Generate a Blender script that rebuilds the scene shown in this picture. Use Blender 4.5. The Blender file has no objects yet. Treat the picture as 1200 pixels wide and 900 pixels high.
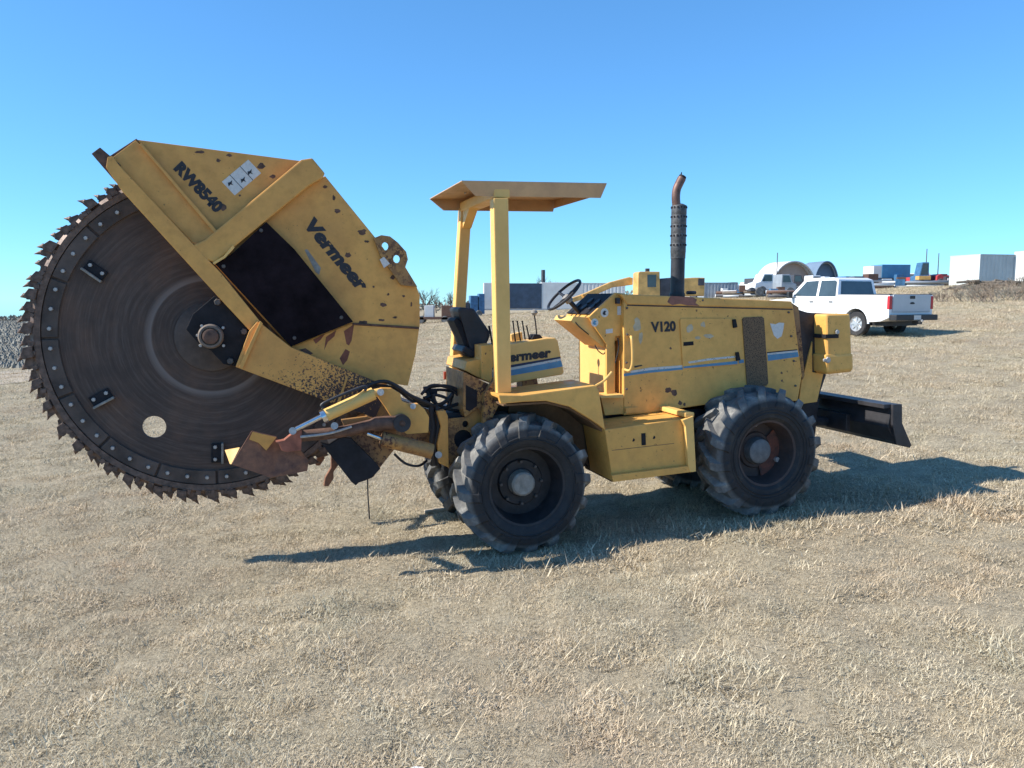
import bpy, bmesh, math, random
import numpy as np
from mathutils import Vector, Matrix, noise

random.seed(7)
R = math.radians
scene = bpy.context.scene
COL = scene.collection

# ------------------------------------------------------------------ camera
F = 933.0                      # focal length in pixels of the 1200 x 900 photograph
CAMH = 2.48
PITCH = math.atan(100 / F)
cam_d = bpy.data.cameras.new('camera')
cam_d.sensor_width = 36; cam_d.lens = 36 * F / 1200
cam_d.clip_start = 0.05; cam_d.clip_end = 5000
cam = bpy.data.objects.new('camera', cam_d); COL.objects.link(cam)
cam.location = (0, 0, CAMH); cam.rotation_euler = (math.pi / 2 - PITCH, 0, 0)
scene.camera = cam

# ------------------------------------------------------------------ light
SUN_EL, SUN_AZ = R(37.5), R(9.5)          # sun comes from the left, slightly from behind the camera
to_sun = Vector((-math.cos(SUN_AZ) * math.cos(SUN_EL), -math.sin(SUN_AZ) * math.cos(SUN_EL), math.sin(SUN_EL)))
world = bpy.data.worlds.new('World'); scene.world = world; world.use_nodes = True
wn = world.node_tree; wn.nodes.clear()
sky = wn.nodes.new('ShaderNodeTexSky'); sky.sky_type = 'NISHITA'; sky.sun_disc = False
sky.sun_elevation = SUN_EL; sky.sun_rotation = math.atan2(to_sun.x, to_sun.y)
sky.air_density = 1.0; sky.dust_density = 0.05; sky.ozone_density = 4.0; sky.altitude = 1200
bg = wn.nodes.new('ShaderNodeBackground'); bg.inputs[1].default_value = 0.15
wo = wn.nodes.new('ShaderNodeOutputWorld')
gm = wn.nodes.new('ShaderNodeGamma'); gm.inputs[1].default_value = 0.78
hs = wn.nodes.new('ShaderNodeMix'); hs.data_type = 'RGBA'; hs.blend_type = 'MULTIPLY'; hs.inputs[0].default_value = 1; hs.inputs[7].default_value = (.40, .76, 1.04, 1)
wn.links.new(sky.outputs[0], gm.inputs[0]); wn.links.new(gm.outputs[0], hs.inputs[6])
wn.links.new(hs.outputs[2], bg.inputs[0]); wn.links.new(bg.outputs[0], wo.inputs[0])
sun_d = bpy.data.lights.new('sun', 'SUN'); sun_d.energy = 3.7; sun_d.angle = R(0.5); sun_d.color = (1.0, 0.95, 0.86)
sun = bpy.data.objects.new('sun', sun_d); COL.objects.link(sun)
sun.rotation_euler = (-to_sun).to_track_quat('-Z', 'Y').to_euler(); sun.location = (-20, -5, 20)
scene.view_settings.view_transform = 'Standard'; scene.view_settings.look = 'None'
scene.view_settings.exposure = 1.02; scene.view_settings.gamma = 1.0

# ------------------------------------------------------------------ measuring helpers
FW = Vector((0, math.cos(PITCH), -math.sin(PITCH))); UP = Vector((0, math.sin(PITCH), math.cos(PITCH)))
def ray(u, v): return FW + Vector((1, 0, 0)) * ((u - 600) / F) - UP * ((v - 450) / F)
def at(u, v, Y):                       # world point at distance Y in front of the viewpoint
    d = ray(u, v); return Vector((0, 0, CAMH)) + d * (Y / d.y)
YAW = R(18)
AX = Vector((math.cos(YAW), math.sin(YAW), 0)); LAT = Vector((-math.sin(YAW), math.cos(YAW), 0))
ORG = at(617, 652, 7.5); ORG.z = 0
def P(u, v, w):                        # point of the machine's side plane w metres in from its near tyres
    d = ray(u, v); c = Vector((0, 0, CAMH))
    t = (w - (c - ORG).dot(LAT)) / d.dot(LAT)
    q = c + d * t - ORG
    return Vector((q.dot(AX), w, q.z))

# ------------------------------------------------------------------ terrain
_ctl = [at(617, 652, 7.5), at(890, 609, 8.35), at(545, 594, 9.4), at(1008, 396, 26), at(1140, 334, 75), at(610, 366, 90),
        at(520, 378, 70), at(20, 445, 26), at(20, 380, 110), at(880, 347, 80), at(1060, 338, 90), at(1180, 356, 42),
        at(600, 362, 200), at(1150, 331, 200), at(50, 372, 250), at(850, 340, 220), at(300, 440, 25),
        Vector((-3, 4, -.04)), Vector((3, 4.5, .08)), Vector((0, -8, .25)), Vector((-14, -6, .1)), Vector((14, -6, .5)),
        Vector((-60, -60, 0)), Vector((60, -60, 2)), Vector((0, -200, 1))]
_cp = np.array([[p.x, p.y] for p in _ctl]) / 50.0; _cz = np.array([p.z for p in _ctl])
def _U(r2): return 0.5 * r2 * np.log(r2 + 1e-12)
_n = len(_ctl); _A = np.zeros((_n + 3, _n + 3))
_d2 = ((_cp[:, None] - _cp[None]) ** 2).sum(-1)
_A[:_n, :_n] = _U(_d2) + np.eye(_n) * 1e-4; _A[:_n, _n] = 1; _A[:_n, _n + 1:] = _cp; _A[_n, :_n] = 1; _A[_n + 1:, :_n] = _cp.T
_w = np.linalg.solve(_A, np.concatenate([_cz, [0, 0, 0]]))
def terr(X, Y):
    X = np.asarray(X, float); Y = np.asarray(Y, float)
    r = np.hypot(X, Y) + 1e-9; k = np.minimum(1, 260 / r); x = X * k / 50; y = Y * k / 50
    d2 = (x[..., None] - _cp[:, 0]) ** 2 + (y[..., None] - _cp[:, 1]) ** 2
    z = _U(d2) @ _w[:_n] + _w[_n] + _w[_n + 1] * x + _w[_n + 2] * y
    return CAMH + (z - CAMH) * np.maximum(1, r / 260)      # beyond the yard the slope simply carries on
def gz(x, y): return float(terr(x, y))

# ------------------------------------------------------------------ object helpers
def link(name, me, mat=None, parent=None, label=None):
    o = bpy.data.objects.new(name, me); COL.objects.link(o)
    if parent: o.parent = parent
    if mat:
        me.materials.clear(); me.materials.append(mat)
    if label: o['label'] = label
    return o
def tag(o, label=None, cat=None, group=None, kind=None):
    for k, v in (('label', label), ('category', cat), ('group', group), ('kind', kind)):
        if v: o[k] = v
    return o
def thing(name, label, cat, loc=(0, 0, 0), rz=0, group=None):
    o = bpy.data.objects.new(name, None); COL.objects.link(o); o.location = loc; o.rotation_euler = (0, 0, rz)
    o.empty_display_size = .2
    return tag(o, label, cat, group)

class MB:
    """collects simple shapes, then becomes one mesh"""
    def __init__(s): s.v = []; s.f = []; s.sm = []
    def add(s, vs, fs, smooth=False):
        b = len(s.v); s.v += [Vector(x) for x in vs]
        for f in fs: s.f.append([b + i for i in f]); s.sm.append(smooth)
        return s
    def box(s, c, size, rot=None):
        c = Vector(c); h = [x / 2 for x in size]
        vs = [Vector((sx * h[0], sy * h[1], sz * h[2])) for sx in (-1, 1) for sy in (-1, 1) for sz in (-1, 1)]
        if rot is not None: vs = [rot @ q for q in vs]
        return s.add([c + q for q in vs], [(0, 1, 3, 2), (4, 6, 7, 5), (0, 4, 5, 1), (2, 3, 7, 6), (0, 2, 6, 4), (1, 5, 7, 3)])
    def box2(s, a, b):
        return s.box([(x + y) / 2 for x, y in zip(a, b)], [abs(y - x) for x, y in zip(a, b)])
    def cyl(s, a, b, r0, r1=None, n=12, caps=True, smooth=True):
        a = Vector(a); b = Vector(b); r1 = r0 if r1 is None else r1; d = (b - a).normalized()
        x = d.orthogonal().normalized(); y = d.cross(x); vs = []
        for c, r in ((a, r0), (b, r1)):
            for i in range(n): t = 2 * math.pi * i / n; vs.append(c + (x * math.cos(t) + y * math.sin(t)) * r)
        s.add(vs, [(i, (i + 1) % n, n + (i + 1) % n, n + i) for i in range(n)], smooth)
        if caps: s.add(vs, [list(range(n))[::-1], list(range(n, 2 * n))])
        return s
    def prism(s, pts, y0, y1):                     # pts: (x, z) outline in the side plane
        n = len(pts); vs = [(p[0], y0, p[1]) for p in pts] + [(p[0], y1, p[1]) for p in pts]
        fs = [list(range(n)), list(range(n, 2 * n))[::-1]] + [(i, n + i, n + (i + 1) % n, (i + 1) % n) for i in range(n)]
        return s.add(vs, fs)
    def extr(s, pts, vec):                         # any planar 3-D outline pushed along a vector
        n = len(pts); vs = [Vector(p) for p in pts]; vs += [p + Vector(vec) for p in vs]
        return s.add(vs, [list(range(n)), list(range(n, 2 * n))[::-1]] + [(i, n + i, n + (i + 1) % n, (i + 1) % n) for i in range(n)])
    def lathe(s, c, axis, prof, n=32, smooth=True, x=None):   # prof: (distance along axis, radius)
        c = Vector(c); d = Vector(axis).normalized(); x = d.orthogonal().normalized() if x is None else x; y = d.cross(x); vs = []
        for h, r in prof:
            for i in range(n): t = 2 * math.pi * i / n; vs.append(c + d * h + (x * math.cos(t) + y * math.sin(t)) * r)
        m = len(prof); fs = [(k * n + i, k * n + (i + 1) % n, (k + 1) * n + (i + 1) % n, (k + 1) * n + i) for k in range(m - 1) for i in range(n)]
        return s.add(vs, fs, smooth)
    def tube(s, pts, r, n=8, sub=6, closed=False, caps=True):
        pts = [Vector(p) for p in pts]
        if sub > 1 and len(pts) > 2:
            q = []; N = len(pts)
            rng = range(N) if closed else range(N - 1)
            for i in rng:
                p0 = pts[(i - 1) % N] if closed or i > 0 else pts[0]; p1 = pts[i]; p2 = pts[(i + 1) % N]
                p3 = pts[(i + 2) % N] if closed or i + 2 < N else pts[-1]
                for k in range(sub):
                    t = k / sub
                    q.append(.5 * ((2 * p1) + (p2 - p0) * t + (2 * p0 - 5 * p1 + 4 * p2 - p3) * t * t + (3 * p1 - p0 - 3 * p2 + p3) * t ** 3))
            if not closed: q.append(pts[-1])
            pts = q
        N = len(pts); vs = []; x = None
        for i in range(N):
            if closed: d = pts[(i + 1) % N] - pts[i - 1]
            else: d = pts[min(i + 1, N - 1)] - pts[max(i - 1, 0)]
            d = d.normalized() if d.length > 1e-9 else Vector((0, 0, 1))
            x = d.orthogonal() if x is None else x - d * x.dot(d); x.normalize(); y = d.cross(x)
            rr = r[i * (len(r) - 1) // max(N - 1, 1)] if isinstance(r, (list, tuple)) else r
            for k in range(n): t = 2 * math.pi * k / n; vs.append(pts[i] + (x * math.cos(t) + y * math.sin(t)) * rr)
        M = N if closed else N - 1
        s.add(vs, [(i * n + k, i * n + (k + 1) % n, ((i + 1) % N) * n + (k + 1) % n, ((i + 1) % N) * n + k) for i in range(M) for k in range(n)], True)
        if not closed and caps: s.add(vs, [list(range(n))[::-1], list(range((N - 1) * n, N * n))])
        return s
    def mesh(s, name, bev=0, seg=2, ang=30, doubles=False):
        me = bpy.data.meshes.new(name); me.from_pydata([tuple(q) for q in s.v], [], s.f)
        me.polygons.foreach_set('use_smooth', s.sm)
        bm = bmesh.new(); bm.from_mesh(me)
        if doubles or bev or any(s.sm): bmesh.ops.remove_doubles(bm, verts=bm.verts, dist=1e-5)
        bmesh.ops.recalc_face_normals(bm, faces=bm.faces)
        if bev:
            ed = [e for e in bm.edges if len(e.link_faces) == 2 and e.calc_face_angle(0) > R(ang)]
            bmesh.ops.bevel(bm, geom=ed, offset=bev, segments=seg, affect='EDGES', profile=.6, clamp_overlap=True)
        for e in bm.edges:
            if len(e.link_faces) == 2 and e.calc_face_angle(0) > R(36): e.smooth = False
        bm.to_mesh(me); bm.free()
        return me
    def build(s, name, mat, parent=None, bev=0, seg=2, label=None, loc=None):
        o = link(name, s.mesh(name, bev, seg), mat, parent, label)
        if loc is not None: o.location = loc
        return o

# ------------------------------------------------------------------ materials
MATS = {}
def new_mat(name):
    m = bpy.data.materials.new(name); m.use_nodes = True; nt = m.node_tree
    return m, nt, nt.nodes['Principled BSDF']
def N(nt, kind, **kw):
    n = nt.nodes.new(kind)
    for k, v in kw.items():
        if k in n.inputs: n.inputs[k].default_value = v
        else: setattr(n, k, v)
    return n
def ramp(nt, fac, stops, interp='LINEAR'):
    r = nt.nodes.new('ShaderNodeValToRGB'); r.color_ramp.interpolation = interp
    e = r.color_ramp.elements
    while len(e) > 1: e.remove(e[-1])
    e[0].position = stops[0][0]; e[0].color = (*stops[0][1], 1)
    for p, c in stops[1:]:
        q = e.new(p); q.color = (*c, 1)
    nt.links.new(fac, r.inputs[0]); return r.outputs[0]
def mix(nt, fac, a, b, mode='MIX'):
    m = nt.nodes.new('ShaderNodeMix'); m.data_type = 'RGBA'; m.blend_type = mode
    for s, i in ((fac, 0), (a, 6), (b, 7)):
        if hasattr(s, 'node'): nt.links.new(s, m.inputs[i])
        elif i == 0: m.inputs[0].default_value = s
        else: m.inputs[i].default_value = (*s, 1)
    return m.outputs[2]
def noise_out(nt, co, scale, detail=4, rough=.6, dist=0, dims='3D'):
    n = N(nt, 'ShaderNodeTexNoise', Scale=scale, Detail=detail, Roughness=rough, Distortion=dist)
    nt.links.new(co, n.inputs['Vector']); return n.outputs['Fac']
def bump(nt, bs, h, strength=.3, dist=.01):
    b = N(nt, 'ShaderNodeBump', Strength=strength, Distance=dist); nt.links.new(h, b.inputs['Height']); nt.links.new(b.outputs[0], bs.inputs['Normal'])
def math_n(nt, op, a, b=None):
    m = nt.nodes.new('ShaderNodeMath'); m.operation = op
    for i, s in enumerate((a, b)):
        if s is None: continue
        if hasattr(s, 'node'): nt.links.new(s, m.inputs[i])
        else: m.inputs[i].default_value = s
    return m.outputs[0]

def paint(name, base, dark, rust=(.10, .035, .02), chips=.30, speck=None, rough=.5, dirt=.35, scale=1.0, met=0):
    """old paint: blotchy fading, dirt, rust chips; speck = (x0,x1) of extra speckle that thickens downwards"""
    m, nt, bs = new_mat(name); co = nt.nodes.new('ShaderNodeTexCoord').outputs['Object']
    big = noise_out(nt, co, 1.7 * scale, 5, .6); mid = noise_out(nt, co, 9 * scale, 6, .65); fine = noise_out(nt, co, 55 * scale, 3, .6)
    c = ramp(nt, big, [(.3, dark), (.62, base)])
    grime = ramp(nt, mid, [(.42, (0, 0, 0)), (.75, (dirt,) * 3)])
    c = mix(nt, grime, c, tuple(x * .55 + .02 for x in dark))
    sc = noise_out(nt, co, 26 * scale, 5, .7)
    gate = ramp(nt, noise_out(nt, co, 2.6 * scale, 2, .5), [(.42, (0, 0, 0)), (.62, (1, 1, 1))])
    chip = ramp(nt, sc, [(1 - chips - .03, (0, 0, 0)), (1 - chips, (1, 1, 1))])
    cf = math_n(nt, 'MULTIPLY', chip, gate)
    c = mix(nt, cf, c, mix(nt, fine, rust, tuple(x * .45 for x in rust)))
    if speck:
        z0, z1, x0, x1 = speck
        sep = nt.nodes.new('ShaderNodeSeparateXYZ'); nt.links.new(co, sep.inputs[0])
        mr = N(nt, 'ShaderNodeMapRange'); nt.links.new(sep.outputs[2], mr.inputs[0])
        mr.inputs[1].default_value = z0; mr.inputs[2].default_value = z1; mr.inputs[3].default_value = .34; mr.inputs[4].default_value = .70
        mx = N(nt, 'ShaderNodeMapRange'); nt.links.new(sep.outputs[0], mx.inputs[0])
        mx.inputs[1].default_value = x0; mx.inputs[2].default_value = x1; mx.inputs[3].default_value = .10; mx.inputs[4].default_value = -.14
        th = math_n(nt, 'ADD', mr.outputs[0], mx.outputs[0])
        s2 = noise_out(nt, co, 60, 3, .6)
        sf = math_n(nt, 'GREATER_THAN', s2, th)
        c = mix(nt, sf, c, (.05, .028, .024))
    nt.links.new(c, bs.inputs['Base Color'])
    rr = ramp(nt, mid, [(.3, (rough - .12,) * 3), (.7, (rough + .2,) * 3)]); nt.links.new(rr, bs.inputs['Roughness'])
    bs.inputs['Metallic'].default_value = met
    bump(nt, bs, math_n(nt, 'SUBTRACT', math_n(nt, 'MULTIPLY', big, .6), math_n(nt, 'MULTIPLY', cf, .25)), .35, .02)
    MATS[name] = m; return m
def plain(name, base, rough=.6, met=0, var=.3, scale=12, bmp=.15, second=None):
    m, nt, bs = new_mat(name); co = nt.nodes.new('ShaderNodeTexCoord').outputs['Object']
    n = noise_out(nt, co, scale, 6, .65)
    c = ramp(nt, n, [(.3, second or tuple(x * (1 - var) for x in base)), (.7, tuple(min(1, x * (1 + var)) for x in base))])
    nt.links.new(c, bs.inputs['Base Color']); bs.inputs['Roughness'].default_value = rough; bs.inputs['Metallic'].default_value = met
    if bmp: bump(nt, bs, n, bmp, .01)
    MATS[name] = m; return m

Y_B, Y_D = (.82, .43, .10), (.66, .33, .075)
M_yel = paint('yellow_paint', Y_B, Y_D, chips=.34)
M_yel_h = paint('yellow_paint_housing', (.78, .385, .085), (.60, .285, .065), chips=.315, dirt=.4)
M_yel_s = paint('yellow_paint_speckled', (.78, .375, .085), (.60, .28, .065), chips=.30, speck=(1.15, 2.0, -2.6, -1.4))
M_yel_c = paint('yellow_paint_clean', (.84, .50, .15), (.74, .43, .12), chips=.27, dirt=.15)
M_yel_r = paint('yellow_paint_rusty', (.50, .25, .06), (.19, .10, .055), chips=.46, dirt=.6)
M_roof = paint('roof_paint', (.60, .38, .20), (.48, .30, .17), chips=.28, dirt=.3)
M_rust = plain('rusty_steel', (.115, .06, .04), .75, 0, .5, 14, .3)
M_orust = plain('orange_rust', (.22, .10, .055), .8, 0, .45, 9, .3, second=(.09, .045, .035))
M_pink = plain('faded_red_paint', (.30, .10, .06), .7, 0, .4, 9, .2)
M_dark = plain('dark_steel', (.030, .030, .036), .55, .2, .5, 9, .2)
M_black = plain('black_paint', (.016, .015, .018), .7, 0, .5, 7, .1)
M_black.node_tree.nodes['Principled BSDF'].inputs['Specular IOR Level'].default_value = .25
M_blackrub = plain('black_rubber_sheet', (.012, .008, .010), .95, 0, .6, 5, .2)
M_blackrub.node_tree.nodes['Principled BSDF'].inputs['Specular IOR Level'].default_value = .12
M_hose = plain('hose_rubber', (.015, .015, .018), .5, 0, .3, 20, .05)
M_chrome = plain('chrome_rod', (.62, .62, .62), .22, 1, .1, 20, 0)
M_bolt = plain('bolt_steel', (.42, .40, .38), .5, .3, .25, 30, .1)
M_nut = plain('worn_hub_steel', (.27, .25, .22), .6, .1, .35, 18, .2)
M_seat = plain('seat_vinyl', (.016, .016, .02), .55, 0, .4, 8, .2)
M_white = plain('white_sticker', (.62, .60, .56), .5, 0, .12, 40, 0)
M_ink = plain('black_lettering', (.022, .020, .024), .6, 0, .4, 40, 0)
M_blue = paint('blue_stripe', (.10, .28, .42), (.08, .21, .34), rust=(.45, .28, .10), chips=.36, dirt=.2, scale=2)
M_dkblue = plain('dark_blue_stripe', (.02, .03, .07), .6, 0, .4, 20, 0)
M_wst = paint('white_stripe', (.62, .62, .60), (.55, .52, .45), rust=(.30, .20, .10), chips=.42, dirt=.3, scale=2)
M_red = plain('red_lens', (.45, .02, .02), .25, 0, .2, 20, 0)
M_amber = plain('amber_red_reflector', (.35, .06, .03), .4, 0, .2, 20, 0)

def tyre_mat():
    m, nt, bs = new_mat('tyre_rubber'); co = nt.nodes.new('ShaderNodeTexCoord').outputs['Object']
    n = noise_out(nt, co, 4, 6, .7); n2 = noise_out(nt, co, 40, 4, .6)
    sep = nt.nodes.new('ShaderNodeSeparateXYZ'); nt.links.new(co, sep.inputs[0])
    r = math_n(nt, 'SQRT', math_n(nt, 'ADD', math_n(nt, 'POWER', sep.outputs[0], 2.0), math_n(nt, 'POWER', sep.outputs[2], 2.0)))
    c = ramp(nt, n, [(.30, (.024, .024, .026)), (.55, (.036, .035, .036)), (.78, (.08, .070, .060))])
    d = ramp(nt, n, [(.32, (.08, .08, .082)), (.54, (.16, .157, .15)), (.74, (.40, .385, .345))])
    c = mix(nt, ramp(nt, r, [(.565, (0,) * 3), (.60, (1,) * 3)]), c, d)
    nt.links.new(c, bs.inputs['Base Color']); bs.inputs['Roughness'].default_value = .75; bs.inputs['Specular IOR Level'].default_value = .3
    bump(nt, bs, math_n(nt, 'ADD', n, math_n(nt, 'MULTIPLY', n2, .4)), .5, .015); return m
M_tyre = tyre_mat()
def blade_mat():
    m, nt, bs = new_mat('worn_blade_steel'); co = nt.nodes.new('ShaderNodeTexCoord').outputs['Object']
    sep = nt.nodes.new('ShaderNodeSeparateXYZ'); nt.links.new(co, sep.inputs[0])
    r = math_n(nt, 'SQRT', math_n(nt, 'ADD', math_n(nt, 'POWER', sep.outputs[0], 2.0), math_n(nt, 'POWER', sep.outputs[2], 2.0)))
    wob = math_n(nt, 'MULTIPLY', noise_out(nt, co, 1.6, 3, .5), .05)
    rr = math_n(nt, 'ADD', r, wob)
    cmb = nt.nodes.new('ShaderNodeCombineXYZ'); nt.links.new(rr, cmb.inputs[0])
    nt.links.new(math_n(nt, 'MULTIPLY', sep.outputs[0], .06), cmb.inputs[1]); nt.links.new(math_n(nt, 'MULTIPLY', sep.outputs[2], .06), cmb.inputs[2])
    n1 = noise_out(nt, cmb.outputs[0], 34, 5, .75); n2 = noise_out(nt, co, 2.2, 5, .6)
    c = ramp(nt, n1, [(.28, (.045, .031, .026)), (.5, (.085, .062, .052)), (.72, (.16, .125, .105))])
    c2 = ramp(nt, n2, [(.36, (.050, .036, .032)), (.5, (.085, .056, .045)), (.68, (.17, .095, .062))])
    c = mix(nt, .42, c, c2)
    ring = ramp(nt, r, [(.0, (0, 0, 0)), (.522, (0, 0, 0)), (.535, (1, 1, 1)), (.558, (.75, .75, .75)), (.60, (0, 0, 0))])
    c = mix(nt, math_n(nt, 'MULTIPLY', ring, .55), c, (.28, .24, .22))
    nt.links.new(c, bs.inputs['Base Color']); bs.inputs['Roughness'].default_value = .7; bs.inputs['Metallic'].default_value = .0; bs.inputs['Specular IOR Level'].default_value = .3
    bump(nt, bs, n1, .25, .006); return m
M_blade = blade_mat()
def mesh_mat():
    m, nt, bs = new_mat('perforated_screen'); co = nt.nodes.new('ShaderNodeTexCoord').outputs['Object']
    v = N(nt, 'ShaderNodeTexVoronoi', Scale=85); nt.links.new(co, v.inputs['Vector'])
    c = ramp(nt, v.outputs['Distance'], [(.25, (.015, .012, .01)), (.5, (.17, .10, .05))])
    nt.links.new(c, bs.inputs['Base Color']); bs.inputs['Roughness'].default_value = .7; return m
M_mesh = mesh_mat()

# ------------------------------------------------------------------ ground
def ground_mat():
    m, nt, bs = new_mat('dry_ground')
    co = nt.nodes.new('ShaderNodeNewGeometry').outputs['Position']
    a = noise_out(nt, co, .35, 5, .6); b = noise_out(nt, co, 2.3, 6, .7); c_ = noise_out(nt, co, 28, 5, .8); d = noise_out(nt, co, 130, 3, .7)
    c = ramp(nt, b, [(.25, (.26, .21, .14)), (.42, (.42, .345, .23)), (.58, (.52, .43, .29)), (.75, (.38, .325, .225))])
    c = mix(nt, ramp(nt, a, [(.35, (0,) * 3), (.7, (.55,) * 3)]), c, (.25, .215, .155))
    c = mix(nt, ramp(nt, c_, [(.35, (.85,) * 3), (.55, (0,) * 3)]), c, (.13, .105, .07))
    c = mix(nt, ramp(nt, d, [(.5, (0,) * 3), (.7, (.6,) * 3)]), c, (.50, .42, .30))
    nt.links.new(c, bs.inputs['Base Color']); bs.inputs['Roughness'].default_value = .95
    bs.inputs['Specular IOR Level'].default_value = .15
    bump(nt, bs, math_n(nt, 'ADD', c_, math_n(nt, 'MULTIPLY', d, .5)), .7, .03); return m
M_ground = ground_mat()

def relief(X, Y):
    """small unevenness of the field"""
    out = np.zeros(len(X)); ruts = [((-3.6, 6.2), (-.9, 7.0)), ((-3.4, 5.6), (-.5, 6.35)), ((.6, 5.2), (4.6, 6.9))]
    for i, (x, y) in enumerate(zip(X, Y)):
        r = math.hypot(x, y)
        if r > 70: continue
        k = max(0, 1 - r / 70)
        if r < 9:
            for (ax_, ay_), (bx_, by_) in ruts:
                dx, dy = bx_ - ax_, by_ - ay_; t = ((x - ax_) * dx + (y - ay_) * dy) / (dx * dx + dy * dy)
                if -.05 < t < 1.05:
                    d = abs((x - ax_) * dy - (y - ay_) * dx) / math.hypot(dx, dy)
                    if d < .16: out[i] -= .028 * (1 - (d / .16) ** 2) * (.6 + .4 * math.sin(t * 90)) * max(0, min(1, (1.05 - t) * 8, (t + .05) * 8))
        out[i] += k * (.040 * noise.noise((x * .9, y * .9, 0)) + .040 * noise.noise((x * 2.4, y * 2.4, 3)) + .022 * noise.noise((x * 6, y * 6, 9)))
    return out
NA = 250
radii = [0.0] + [1.2 * (1.032 ** k) for k in range(205)]
radii = [r for r in radii if r < 900]
_ang = np.array([R(-62) + R(124) * i / (NA - 1) for i in range(NA)])
_ang = np.concatenate([_ang, [R(62 + 236 * k / 41) for k in range(1, 41)]]); NA2 = len(_ang)
gx = [0.0]; gy = [0.0]
for r in radii[1:]:
    gx += list(r * np.sin(_ang)); gy += list(r * np.cos(_ang))
gx = np.array(gx); gy = np.array(gy); gzv = terr(gx, gy) + relief(gx, gy)
gf = [(0, 1 + i, 1 + (i + 1) % NA2) for i in range(NA2)]
for k in range(len(radii) - 2):
    b0 = 1 + k * NA2; b1 = b0 + NA2
    gf += [(b0 + i, b1 + i, b1 + (i + 1) % NA2, b0 + (i + 1) % NA2) for i in range(NA2)]
me = bpy.data.meshes.new('ground'); me.from_pydata(list(zip(gx.tolist(), gy.tolist(), gzv.tolist())), [], gf)
me.polygons.foreach_set('use_smooth', [True] * len(me.polygons))
ground = link('ground', me, M_ground)
ground.data.flip_normals() if ground.data.polygons[0].normal.z < 0 else None
tag(ground, 'dry tan pasture sloping gently up to the right', kind='structure')

def strip(name, left, right, mat, lift, label, kind='structure', n=24, sub=10):
    """sheet laid on the terrain between two polylines"""
    def res(pl):
        out = []
        for i in range(len(pl) - 1):
            for k in range(n): t = k / n; out.append(Vector(pl[i]).lerp(Vector(pl[i + 1]), t))
        out.append(Vector(pl[-1])); return out
    L_, R_ = res(left), res(right); vs = []; m_ = len(L_)
    for a, b in zip(L_, R_):
        for j in range(sub + 1):
            q = a.lerp(b, j / sub); x, y = q.x, q.y
            vs.append((x, y, gz(x, y) + float(relief([x], [y])[0]) + lift))
    fs = [(i * (sub + 1) + j, i * (sub + 1) + j + 1, (i + 1) * (sub + 1) + j + 1, (i + 1) * (sub + 1) + j) for i in range(m_ - 1) for j in range(sub)]
    me = bpy.data.meshes.new(name); me.from_pydata(vs, [], fs); me.polygons.foreach_set('use_smooth', [True] * len(fs))
    o = link(name, me, mat); tag(o, label, kind=kind); return o
M_track = plain('pale_packed_dirt', (.40, .33, .245), .95, 0, .2, 1.5, .3)
strip('dirt_track', [(-40, 20), (-16, 23.5), (-11, 45), (-4, 64), (4, 74)], [(-44, 25), (-19, 28.5), (-14, 50), (-8, 69), (2, 78)], M_track, .012,
      'pale packed dirt track crossing the field behind the machine')

# grey stony stubble beyond the track, left of the picture
def rubble():
    vs = []; fs = []; rnd = random.Random(3)
    for i in range(15000):
        y = 31 + 150 * rnd.random() ** 1.9; x = -y * (.50 + .38 * rnd.random())
        s = rnd.uniform(.10, .30) * (y / 60) ** .4; z = gz(x, y); b = len(vs)
        h = s * rnd.uniform(.6, 1.3)
        for k in range(4): t = k * math.pi / 2 + rnd.random(); vs.append((x + s * math.cos(t), y + s * math.sin(t), z - .03))
        vs.append((x + rnd.uniform(-.3, .3) * s, y + rnd.uniform(-.3, .3) * s, z + h))
        fs += [(b + k, b + (k + 1) % 4, b + 4) for k in range(4)]
    me = bpy.data.meshes.new('rubble'); me.from_pydata(vs, [], fs)
    m, nt, bs = new_mat('grey_rubble'); co = nt.nodes.new('ShaderNodeNewGeometry').outputs['Position']
    c = ramp(nt, noise_out(nt, co, 2.5, 3, .7), [(.3, (.15, .14, .115)), (.5, (.25, .235, .195)), (.7, (.38, .355, .29))], 'CONSTANT')
    nt.links.new(c, bs.inputs['Base Color']); bs.inputs['Roughness'].default_value = .9
    o = link('rubble', me, m); tag(o, 'field of broken grey stones beyond the dirt track at far left', 'rubble', kind='stuff')
rubble()

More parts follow.
